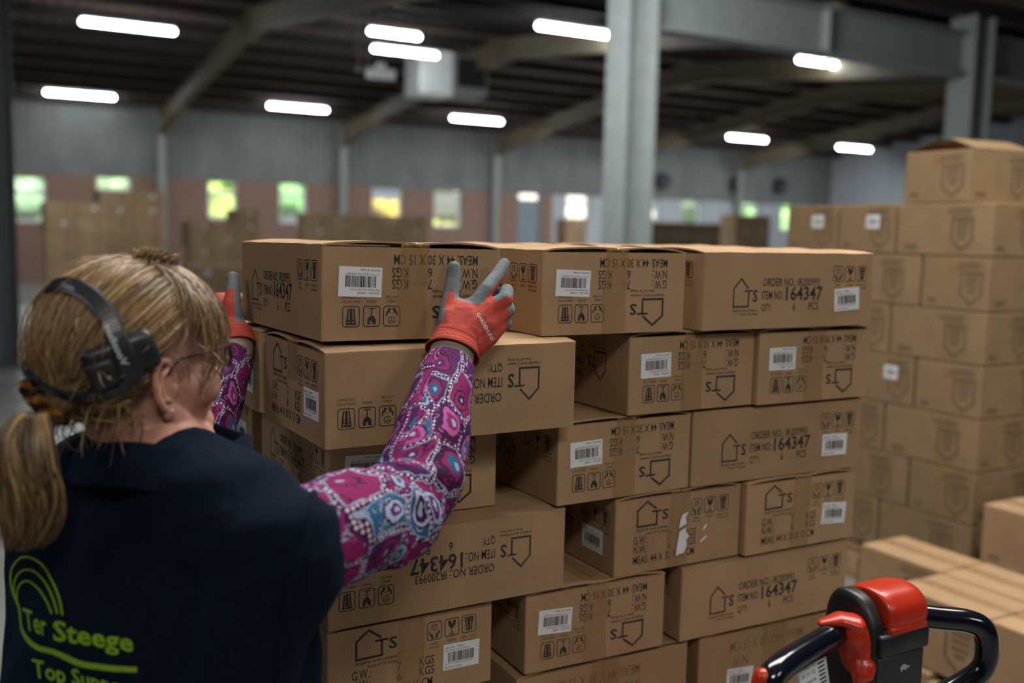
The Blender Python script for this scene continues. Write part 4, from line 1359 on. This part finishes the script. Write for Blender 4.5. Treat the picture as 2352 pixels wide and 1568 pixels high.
# gloves: fingers and palm fused into one skin, coated parts in grey
def glove(name, segs, palm_side, cuff, voxel=.0016):
    mb = MB()
    for nm, pts in segs: mb.chain([(at(*p[:3]), p[3]) for p in pts], 12)
    me = fuse(mb, voxel, 7)
    me.materials.append(MT['glove_red']); me.materials.append(MT['glove_grey'])
    flat = [(nm, at(*p[:3]), at(*q[:3]), i, len(pts) - 1) for nm, pts in segs for i, (p, q) in enumerate(zip(pts, pts[1:]))]
    for f in me.polygons:
        c = f.center; best = None
        for nm, p, q, i, n in flat:
            d = q - p; t_ = max(0, min(1, (c - p).dot(d) / max(1e-9, d.length_squared)))
            dist = (p + d * t_ - c).length
            if best is None or dist < best[0]: best = (dist, nm, (i + t_) / n, (c - p - d * t_))
        jit = .05 * noise.noise(c * 120)
        f.material_index = 1 if coated(name, best[1], best[2] + jit, best[3], f.normal.dot(palm_side) + jit, c) else 0
    return onp(place('glove', me)), me
def coated(which, nm, t_, off, palm, c):
    if palm > .42: return True
    if which == 'r':
        if nm == 'thumb': return t_ > .56 or (t_ > .40 and abs(off.dot(RIGHT) - .001) > .006 * (.62 - t_) / .2) or off.dot(RIGHT) < -.0065
        if nm == 'index': return not (.0 < t_ < .66 and off.dot(RIGHT) > .0066 and off.dot(UP) < -.001)
        if nm == 'web': return True
        if nm == 'middle': return t_ > .30 or (t_ > .12 and off.dot(UP) > .004)
        if nm in ('ring', 'pinky'): return t_ > .30
        return False
    if nm == 'thumb': return t_ > .62 or palm > .05
    return False
PS = N2 * .96 + V((0, 0, .1))
right = [
 ('wrist', [(1046, 798, 1.500, .0330), (1054, 770, 1.512, .0330), (1068, 735, 1.524, .030)]),
 ('palm', [(1044, 772, 1.508, .027), (1042, 735, 1.522, .0235), (1050, 712, 1.532, .018)]),
 ('palm', [(1060, 760, 1.515, .029), (1078, 730, 1.523, .0215), (1096, 704, 1.530, .0155)]),
 ('palm', [(1072, 765, 1.515, .029), (1104, 735, 1.521, .0215), (1126, 710, 1.526, .0165)]),
 ('palm', [(1082, 772, 1.515, .028), (1118, 748, 1.520, .0210), (1140, 728, 1.526, .0160)]),
 ('palm', [(1084, 785, 1.513, .027), (1118, 768, 1.519, .0200), (1139, 752, 1.527, .0155)]),
 ('thumb', [(1036, 742, 1.522, .0215), (1032, 712, 1.534, .0165), (1036, 676, 1.545, .0125), (1042, 640, 1.553, .0113), (1044, 613, 1.558, .0098)]),
 ('web', [(1050, 694, 1.546, .0085), (1062, 700, 1.542, .0095), (1080, 700, 1.540, .0105), (1096, 690, 1.540, .0115)]),
 ('index', [(1094, 704, 1.530, .0150), (1118, 664, 1.540, .0122), (1141, 634, 1.562, .0112), (1158, 606, 1.580, .0096)]),
 ('middle', [(1126, 710, 1.526, .0160), (1160, 688, 1.530, .0125), (1164, 668, 1.548, .0112), (1146, 680, 1.562, .0100), (1134, 690, 1.566, .0085)]),
 ('ring', [(1138, 728, 1.526, .0155), (1166, 712, 1.534, .0120), (1166, 706, 1.552, .0108), (1146, 714, 1.562, .0095)]),
 ('pinky', [(1136, 752, 1.527, .0150), (1160, 742, 1.536, .0112), (1161, 740, 1.550, .0100), (1144, 746, 1.560, .0088)])]
gr, gme = glove('r', right, PS, None)
PSL = (U2 * .9 + V((0, 0, .1)))
left = [
 ('wrist', [(540, 792, 1.745, .0315), (533, 765, 1.760, .0320), (515, 735, 1.780, .029)]),
 ('palm', [(530, 762, 1.768, .028), (507, 720, 1.800, .0230), (497, 694, 1.835, .0180)]),
 ('palm', [(532, 762, 1.768, .028), (511, 728, 1.810, .0225), (496, 714, 1.850, .0170)]),
 ('palm', [(534, 766, 1.768, .027), (512, 742, 1.815, .0215), (499, 732, 1.855, .0160)]),
 ('palm', [(536, 772, 1.765, .026), (513, 756, 1.815, .0200), (501, 750, 1.855, .0150)]),
 ('palm', [(532, 755, 1.760, .027), (524, 715, 1.785, .0235)]),
 ('thumb', [(534, 740, 1.762, .0200), (533, 700, 1.772, .0165), (536, 664, 1.785, .0130), (535, 636, 1.795, .0108)]),
 ('index', [(497, 694, 1.835, .0160), (497, 686, 1.880, .0120), (530, 684, 1.905, .0110), (548, 686, 1.908, .0095)]),
 ('middle', [(496, 714, 1.850, .0160), (498, 704, 1.895, .0120), (531, 702, 1.912, .0110), (552, 704, 1.914, .0095)]),
 ('ring', [(499, 732, 1.855, .0155), (501, 722, 1.895, .0118), (532, 722, 1.912, .0108), (550, 724, 1.914, .0095)]),
 ('pinky', [(501, 750, 1.855, .0145), (504, 742, 1.890, .0108), (532, 742, 1.906, .0098), (546, 744, 1.908, .0088)])]
gl, glme = glove('l', left, PSL, None)
def cuff(parent, pts):
    P = spline(pts, 5); mb = MB()
    path = [V(p[:3]) for p in P]; rr = [p[3] * (1 + .02 * math.sin(i * 2.1)) for i, p in enumerate(P)]
    mb.tube(path, rr, 32, 0, False)
    mb.tube([path[0] + (path[0] - path[1]).normalized() * .001, path[1]], [rr[0] + .0012, rr[0] + .0028], 32, 0, False)
    o = mb.build('glove_cuff', MT['glove_red'], parent, True)
    sd = o.modifiers.new('s', 'SOLIDIFY'); sd.thickness = .0022; sd.offset = 0
cuff(gr, [q_(1039, 812, 1.493, .0395), q_(1042, 802, 1.498, .0380), q_(1047, 786, 1.506, .0362), q_(1053, 770, 1.512, .0350)])
cuff(gl, [q_(542, 802, 1.737, .0365), q_(540, 792, 1.743, .0350), q_(537, 780, 1.75, .0340), q_(534, 768, 1.758, .0335)])

def project(ink, bvh, off):
    """lay flat marks given along sight lines onto a surface"""
    out = []
    for x, y in ink.v:
        d = (at(x, y, 1.0) - EYE).normalized()
        hit = bvh.ray_cast(EYE, d)
        p = hit[0] if hit[0] is not None else EYE + d * 1.3
        n_ = hit[1] if hit[0] is not None else -d
        if n_.dot(d) > 0: n_ = -n_
        out.append(p + n_ * off)
    return out
def quad_text(k, s, bl, br, tl_, tr, bold=.012):
    vs, fs = glyphs(s, bold)
    k.add([tuple((bl[i] * (1 - a) + br[i] * a) * (1 - b) + (tl_[i] * (1 - a) + tr[i] * a) * b for i in (0, 1)) for a, b in vs], fs)
gbvh = BVHTree.FromPolygons([x.co.copy() for x in gme.vertices], [tuple(p.vertices) for p in gme.polygons])
k = Ink(); quad_text(k, 'GARDENLINE', (1094, 722), (1128, 783), (1101, 717), (1136, 779), .004)
mb = MB(); mb.add(project(k, gbvh, .0008), k.f); mb.build('glove_lettering', MT['paper'], gr)
# lime embroidery on the back of the vest
k = Ink()
Z = lambda pts: [(x / 2.667, 980 + y / 2.667) for x, y in pts]
for pts, wd in (([(140, 1215), (128, 1110), (95, 1030), (76, 945), (86, 862), (140, 802), (210, 806), (280, 862), (340, 965), (375, 1060), (392, 1150)], 4.6),
                ([(112, 1060), (96, 1000), (106, 930), (150, 880), (215, 885), (285, 950), (335, 1050), (362, 1142)], 4.2),
                ([(132, 1120), (114, 1040), (130, 968), (180, 945), (240, 985), (292, 1060), (328, 1140)], 4.2)):
    k.line([p[:2] for p in spline(Z(pts), 6)], wd)
sw = spline([(140, 1210, 10), (150, 1250, 20), (190, 1310, 28), (250, 1352, 32), (340, 1375, 32), (420, 1410, 34), (500, 1445, 36), (600, 1462, 36), (720, 1476, 34), (845, 1482, 32)], 6)
for (x0, y0, w0), (x1, y1, w1) in zip(sw, sw[1:]):
    k.line(Z([(x0, y0), (x1, y1)]), (w0 + w1) / 2 / 2.667)
def zt_(s, bl, br, tl_, tr, bold): quad_text(k, s, *[Z([p])[0] for p in (bl, br, tl_, tr)], bold)
zt_('Ter', (170, 1240), (298, 1282), (148, 1104), (290, 1150), .018)
zt_('Steege', (338, 1345), (822, 1408), (334, 1178), (822, 1262), .022)
zt_('Top Support', (222, 1570), (840, 1680), (204, 1416), (840, 1560), .012)
mb = MB(); mb.add(project(k, vest_bvh, .0022), k.f)
lg = mb.build('embroidered_logo', MT['lime'], vest)
lg['label'] = 'lime green embroidered arches and lettering'

# hair
random.seed(11)
HC = V((0, -.008, .028)); HRd = V((.0835, .106, .0975))
TIE = V((.022, -.128, -.040))
tdir = V(((TIE.x - HC.x) / HRd.x, (TIE.y - HC.y) / HRd.y, (TIE.z - HC.z) / HRd.z)).normalized()
hair = MB(); shade = []
def strand(pts, r, sh):
    n0 = len(hair.v)
    m = len(pts)
    hair.tube(pts, [r * (1 - .75 * max(0, (i / (m - 1) - .6) / .4)) for i in range(m)], 3, 0, False)
    shade.extend([sh + .10 * math.sin(i // 3 * .9 + sh * 40) for i in range(len(hair.v) - n0)])
def el_min(az):
    az = abs(az)
    T_ = [(0, 46), (28, 44), (50, 34), (70, 20), (84, 8), (94, -2), (112, -36), (140, -60), (180, -64)]
    for (a, e), (b2, e2) in zip(T_, T_[1:]):
        if az <= b2: return e + (e2 - e) * (az - a) / (b2 - a)
    return -64
def hd(az, el):
    a, e = rad(az), rad(el)
    return V((math.sin(a) * math.cos(e), math.cos(a) * math.cos(e), math.sin(e)))
def onh(d, lift): return HC + V((d.x * HRd.x, d.y * HRd.y, d.z * HRd.z)) * (1 + lift)
def sl_(a, b, t_):
    w_ = a.angle(b)
    return (a * math.sin((1 - t_) * w_) + b * math.sin(t_ * w_)) / max(1e-6, math.sin(w_))
cnt = 0
while cnt < 2700:
    az = random.uniform(-180, 180); el = math.degrees(math.asin(random.uniform(-.95, 1)))
    if el < el_min(az): continue
    d0 = hd(az, el); cnt += 1
    lay = random.random()
    clump = noise.noise(V((az * .11, el * .11, 1)))
    lift = .004 + .055 * lay * lay + .02 * clump
    pts = []; N = 11; ph_ = random.uniform(0, 6.28); jx = random.uniform(-1, 1)
    side = d0.cross(tdir)
    if side.length > 1e-4: side.normalize()
    for i in range(N):
        t_ = i / (N - 1)
        d = sl_(d0, tdir, t_ * .97)
        d = (d + side * (.045 * math.sin(t_ * math.pi) * jx + .012 * math.sin(t_ * 7 + ph_) + .05 * clump * math.sin(t_ * 3))).normalized()
        p = onh(d, (lift + .035 * math.sin(t_ * math.pi)) * (1 - t_ ** 4))
        if t_ > .8: p = p.lerp(TIE + V((random.uniform(-.012, .012), 0, random.uniform(-.012, .012))), (t_ - .8) / .2)
        pts.append(hp(*p))
    if random.random() < .05:
        pts = [p + (p - HO).normalized() * (.012 * math.sin(math.pi * i / (N - 1)) * random.uniform(.4, 1.3)) for i, p in enumerate(pts)]
        strand(pts, .00045, .6); continue
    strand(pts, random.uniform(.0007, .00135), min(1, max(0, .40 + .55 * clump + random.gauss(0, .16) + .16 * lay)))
# fringe falling over the temple and cheek
for i in range(520):
    a0 = random.uniform(8, 66); e0 = random.uniform(52, 76)
    a1 = a0 * .55 + random.uniform(8, 52); long = random.random()
    e1 = random.uniform(4, 26) if long < .80 else random.uniform(-38, 0)
    if a1 > 74: e1 = max(e1, 2)
    pts = []; jx = random.gauss(0, 1)
    lift = .03 + .05 * random.random()
    for j in range(10):
        t_ = j / 9
        d = hd(a0 + (a1 - a0) * t_ ** 1.2 + 3 * jx * math.sin(t_ * 3), e0 + (e1 - e0) * t_)
        pts.append(hp(*onh(d, lift + .05 * math.sin(t_ * 2.6) + .05 * t_ * t_ * random.uniform(.6, 1.0) + (.08 * t_ if long > .93 else 0))))
    strand(pts, random.uniform(.0006, .0011), min(1, max(0, .45 + random.gauss(0, .2))))
# tuft at the parting, short ends and flyaways
for i in range(170):
    a0 = random.uniform(-10, 60); e0 = random.uniform(60, 84); d = hd(a0, e0)
    a1 = a0 + random.uniform(-60, 70)
    h_ = random.uniform(.003, .014)
    p0 = onh(d, .0); tan = V((math.sin(rad(a1)), math.cos(rad(a1)), .25))
    pts = [hp(*(p0 + V((d.x, d.y, d.z)) * (h_ * math.sin(t_ * 2.0)) + tan * (.020 * t_))) for t_ in (0, .2, .4, .6, .8, 1)]
    strand(pts, random.uniform(.0006, .0010), min(1, max(0, .5 + random.gauss(0, .2))))
for i in range(150):
    az = random.uniform(60, 150) if i < 60 else random.uniform(108, 236); d = hd(az, random.uniform(-20, 30) if i < 60 else random.uniform(-50, -25)); p0 = onh(d, .05)
    dn = V((random.uniform(-.02, .03), random.uniform(-.03, .02), -random.uniform(.015, .05)))
    pts = [hp(*(p0 + dn * t_ + d * (.012 * math.sin(t_ * 3)))) for t_ in (0, .2, .4, .6, .8, 1)]
    strand(pts, random.uniform(.0004, .0007), min(1, max(0, .5 + random.gauss(0, .2))))
# pony tail
tw = hp(*TIE)
tail = spline([tuple(tw) + (.012,), tuple(at(80, 948, 1.062)) + (.016,), tuple(at(62, 990, 1.050)) + (.026,), tuple(at(56, 1060, 1.040)) + (.034,), tuple(at(68, 1150, 1.035)) + (.038,), tuple(at(62, 1225, 1.035)) + (.030,), tuple(at(42, 1268, 1.035)) + (.018,)], 4)
for i in range(900):
    a = random.uniform(0, 6.28); q = math.sqrt(random.random()); end = random.uniform(.50, 1.0)
    sp = random.uniform(-.5, .5); pts = []
    m = int(len(tail) * end)
    for j in range(m):
        t_ = j / (len(tail) - 1); x, y, z, r = tail[j]
        aa = a + sp * t_ * 2
        pts.append(V((x, y, z)) + RIGHT * (math.cos(aa) * q * r) + FWD * (math.sin(aa) * q * r * .75) + RIGHT * (.008 * math.sin(t_ * 7 + a * 2) * t_) + FWD * (.004 * math.sin(t_ * 9 + q * 9)))
    strand(pts, random.uniform(.0007, .0014), min(1, max(0, .44 + .30 * math.sin(a * 5 + q * 4) + random.gauss(0, .15))))
# scalp layer under the strands
n0 = len(hair.v)
grid = {}
vs, fs = [], []
for i in range(60):
    az = -180 + 360 * i / 60
    lo = el_min(az) + 1
    for j in range(15):
        vs.append(hp(*onh(hd(az, lo + (90 - lo) * j / 14), .002)))
for i in range(60):
    for j in range(14): fs.append((i * 15 + j, (i + 1) % 60 * 15 + j, (i + 1) % 60 * 15 + j + 1, i * 15 + j + 1))
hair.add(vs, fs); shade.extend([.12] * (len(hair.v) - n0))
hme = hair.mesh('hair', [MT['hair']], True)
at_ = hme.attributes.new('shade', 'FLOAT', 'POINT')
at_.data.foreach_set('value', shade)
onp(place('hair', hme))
mb = MB(); mb.ball((.0815, -.010, -.044), .0015, 10, 8, 0, HEAD); onp(mb.build('ear_stud', MT['white_enamel'], None, True))

# worn things
def headray(px, py, lift):
    """where a sight line meets the hair surface"""
    o_ = HINV @ EYE - HC; d = HINV.to_3x3() @ (at(px, py, 1.0) - EYE)
    R3 = HRd * (1 + lift)
    o2 = V((o_.x / R3.x, o_.y / R3.y, o_.z / R3.z)); d2 = V((d.x / R3.x, d.y / R3.y, d.z / R3.z))
    a, bq, c = d2.dot(d2), o2.dot(d2), o2.dot(o2) - 1
    disc = max(0, bq * bq - a * c)
    t_ = (-bq - math.sqrt(disc)) / a
    loc = o_ + d * t_
    return loc + HC, V((loc.x / R3.x ** 2, loc.y / R3.y ** 2, loc.z / R3.z ** 2)).normalized()
HT = T(HO.x, HO.y, HO.z)
hs = thing('headset', 'black voice headset with ear pad and lettered band over the blond hair', 'headset', HEAD)
def ribbon(mb, pts, nrm, wd, th):
    vs = []; n = len(pts)
    for i in range(n):
        tg = (pts[min(i + 1, n - 1)] - pts[max(0, i - 1)]).normalized(); sd = tg.cross(nrm[i]).normalized(); nn = sd.cross(tg)
        for a, b2 in ((-1, -.6), (-.8, -1), (.8, -1), (1, -.6), (1, .5), (.7, 1), (-.7, 1), (-1, .5)):
            vs.append(pts[i] + sd * (a * wd[i] / 2) + nn * (b2 * th / 2))
    m = 8
    fs = [(i * m + k, i * m + (k + 1) % m, (i + 1) * m + (k + 1) % m, (i + 1) * m + k) for i in range(n - 1) for k in range(m)]
    fs += [tuple(reversed(range(m))), tuple((n - 1) * m + k for k in range(m))]
    mb.add(vs, fs)
bp = [headray(x, y, lf) for x, y, lf in ((312, 872, .19), (290, 822, .205), (264, 762, .19), (238, 712, .15), (205, 676, .125), (166, 656, .125), (134, 652, .125))]
pts = [p for p, _ in bp]; nr = [n_ for _, n_ in bp]
dl = V(((pts[-1] - HC).x / HRd.x, (pts[-1] - HC).y / HRd.y, (pts[-1] - HC).z / HRd.z)).normalized(); de = V((-1, -.25, -.05)).normalized()
for i in range(1, 9):
    d = sl_(dl, de, i / 8); pts.append(onh(d, .125)); nr.append(V((d.x / HRd.x, d.y / HRd.y, d.z / HRd.z)).normalized())
S_ = spline([tuple(p) + tuple(n_) for p, n_ in zip(pts, nr)], 4)
P_ = [V(p[:3]) for p in S_]; Nn = [V(p[3:]).normalized() for p in S_]
mb = MB(); ribbon(mb, P_, Nn, [.023 - .002 * math.sin(i * .1) for i in range(len(P_))], .0045)
hbm = mb.mesh('headband', [MT['headset']], False); hbo = place('headband', hbm, hs)
def frame_on(px, py, lift, rot):
    p, n_ = headray(px, py, lift)
    x = (HINV.to_3x3() @ RIGHT); x = (x - n_ * x.dot(n_)).normalized(); y = n_.cross(x)
    return frame(p, x, y, n_) @ Matrix.Rotation(rot, 4, 'Z')
M = frame_on(280, 824, .075, rad(17))
mb = MB(); mb.rbox((0, 0, -.002), (.080, .047, .022), .010, 3, 0, M); mb.build('ear_pad', MT['headset'], hs, True)
mb = MB(); mb.rbox((-.024, -.008, .008), (.030, .032, .008), .004, 2, 0, M); mb.build('battery_cap', MT['black_plastic'], hs, True)
mb = MB(); mb.tube([M @ V((-.020, -.012, .0125)), M @ V((-.020, -.012, .0135))], .0022, 10); mb.build('button', MT['steel_grey'], hs)
np_ = [headray(x, y, .15) for x, y in ((318, 862), (280, 890), (236, 905), (190, 913), (150, 910), (112, 895), (84, 877), (62, 858))]
S_ = spline([tuple(p) + tuple(n_) for p, n_ in np_], 4)
mb = MB(); ribbon(mb, [V(p[:3]) for p in S_], [V(p[3:]).normalized() for p in S_], [.0125] * len(S_), .005); mb.build('neck_strap', MT['headset'], hs)
mb = MB()
pe = headray(62, 858, .15)[0]
mb.tube([pe, pe + V((-.012, .004, .008)), pe + V((-.020, .022, .022)), pe + V((-.06, .05, .03))], .0042, 8); mb.build('neck_strap', MT['headset'], hs, True)
k = Ink(); quad_text(k, 'Vocollect', (281, 842), (236, 748), (297, 836), (250, 742), .02)
mbv = BVHTree.FromPolygons([HEAD @ x.co for x in hbm.vertices], [tuple(p.vertices) for p in hbm.polygons])
mb = MB(); mb.add([HINV @ p for p in project(k, mbv, .0006)], k.f); mb.build('band_lettering', plain('silver_lettering', (.42, .47, .52), .5), hbo)
k = Ink()
for i in range(3): k.poly([(142 + i * 9, 649 + i * 3.2), (150 + i * 9, 652 + i * 3.2), (154 + i * 9, 662 + i * 3.2), (146 + i * 9, 659 + i * 3.2)])
mb = MB(); mb.add([HINV @ p for p in project(k, mbv, .0006)], k.f); mb.build('band_badge', plain('grey_badge', (.12, .14, .16), .5), hbo)
# glasses
gs = thing('eyeglasses', 'dark purple rimmed eyeglasses on the turned face', 'glasses', HEAD)
MT['rim'] = plain('dark_plum_frame', (.035, .008, .022), .3)
for s in (1, -1):
    mb = MB(); rp = [(s * (.034 + .026 * math.cos(a) * (1 + .06 * math.sin(a))), .106 - .012 * (abs(math.cos(a) * s + .0)) * (1 if math.cos(a) * 1 > 0 else 0), .006 + .020 * math.sin(a)) for a in [2 * math.pi * i / 28 for i in range(29)]]
    mb.tube(rp, .0024, 8, 0, False, 1, (0, 1, 0)); mb.build('lens_rim', MT['rim'], gs, True)
    mb = MB(); mb.add([(x, y - .0005, z) for x, y, z in rp[:-1]], [range(28)]); mb.build('lens', MT['lens'], gs)
    mb = MB(); mb.tube([(s * .060, .094, .016), (s * .070, .080, .017), (s * .078, .04, .016), (s * .082, .004, .014), (s * .080, -.012, -.002)], [.0030, .0026, .0018, .0018, .0016], 8); mb.build('temple', MT['rim'], gs, True)
mb = MB(); mb.tube([(-.009, .107, .012), (0, .110, .014), (.009, .107, .012)], .002, 8); mb.build('bridge', MT['rim'], gs, True)
# hair clip
ct = NT('tortoiseshell')
nzz = ct.noise(ct.coord(), 90, 2)
ct.l(ct.ramp(nzz.outputs[0], [(.50, (.010, .005, .002)), (.60, (.16, .06, .006)), (.72, (.45, .22, .03))]), ct.b.inputs['Base Color'])
ct.set(Roughness=.08, Coat_Weight=.6)
tcl = thing('hair_clip', 'shiny tortoiseshell hair clip at the root of the ponytail', 'hair clip', HEAD)
cx = HINV @ at(88, 926, 1.068)
ax = (HINV.to_3x3() @ (RIGHT * .72 - UP * .69)).normalized()
ri = []
mb = MB()
for i in range(7):
    q = cx + ax * ((i - 3) * .0075) + (HINV.to_3x3() @ FWD) * (.0035 * (i - 3) ** 2 * .25 - .004)
    mb.ball(q, (.0078, .0078, .0088), 8, 6)
mb.build('clip_shell', ct.mat, tcl)
mb = MB()
fw = HINV.to_3x3() @ FWD; pr = ax.cross(fw).normalized()
mb.tube([cx + fw * .016 + ax * (.030 * math.cos(a)) + fw * (.020 * math.sin(a)) for a in [2 * math.pi * i / 24 for i in range(25)]], .0055, 8, 0, False); mb.build('clip_ring', ct.mat, tcl, True)
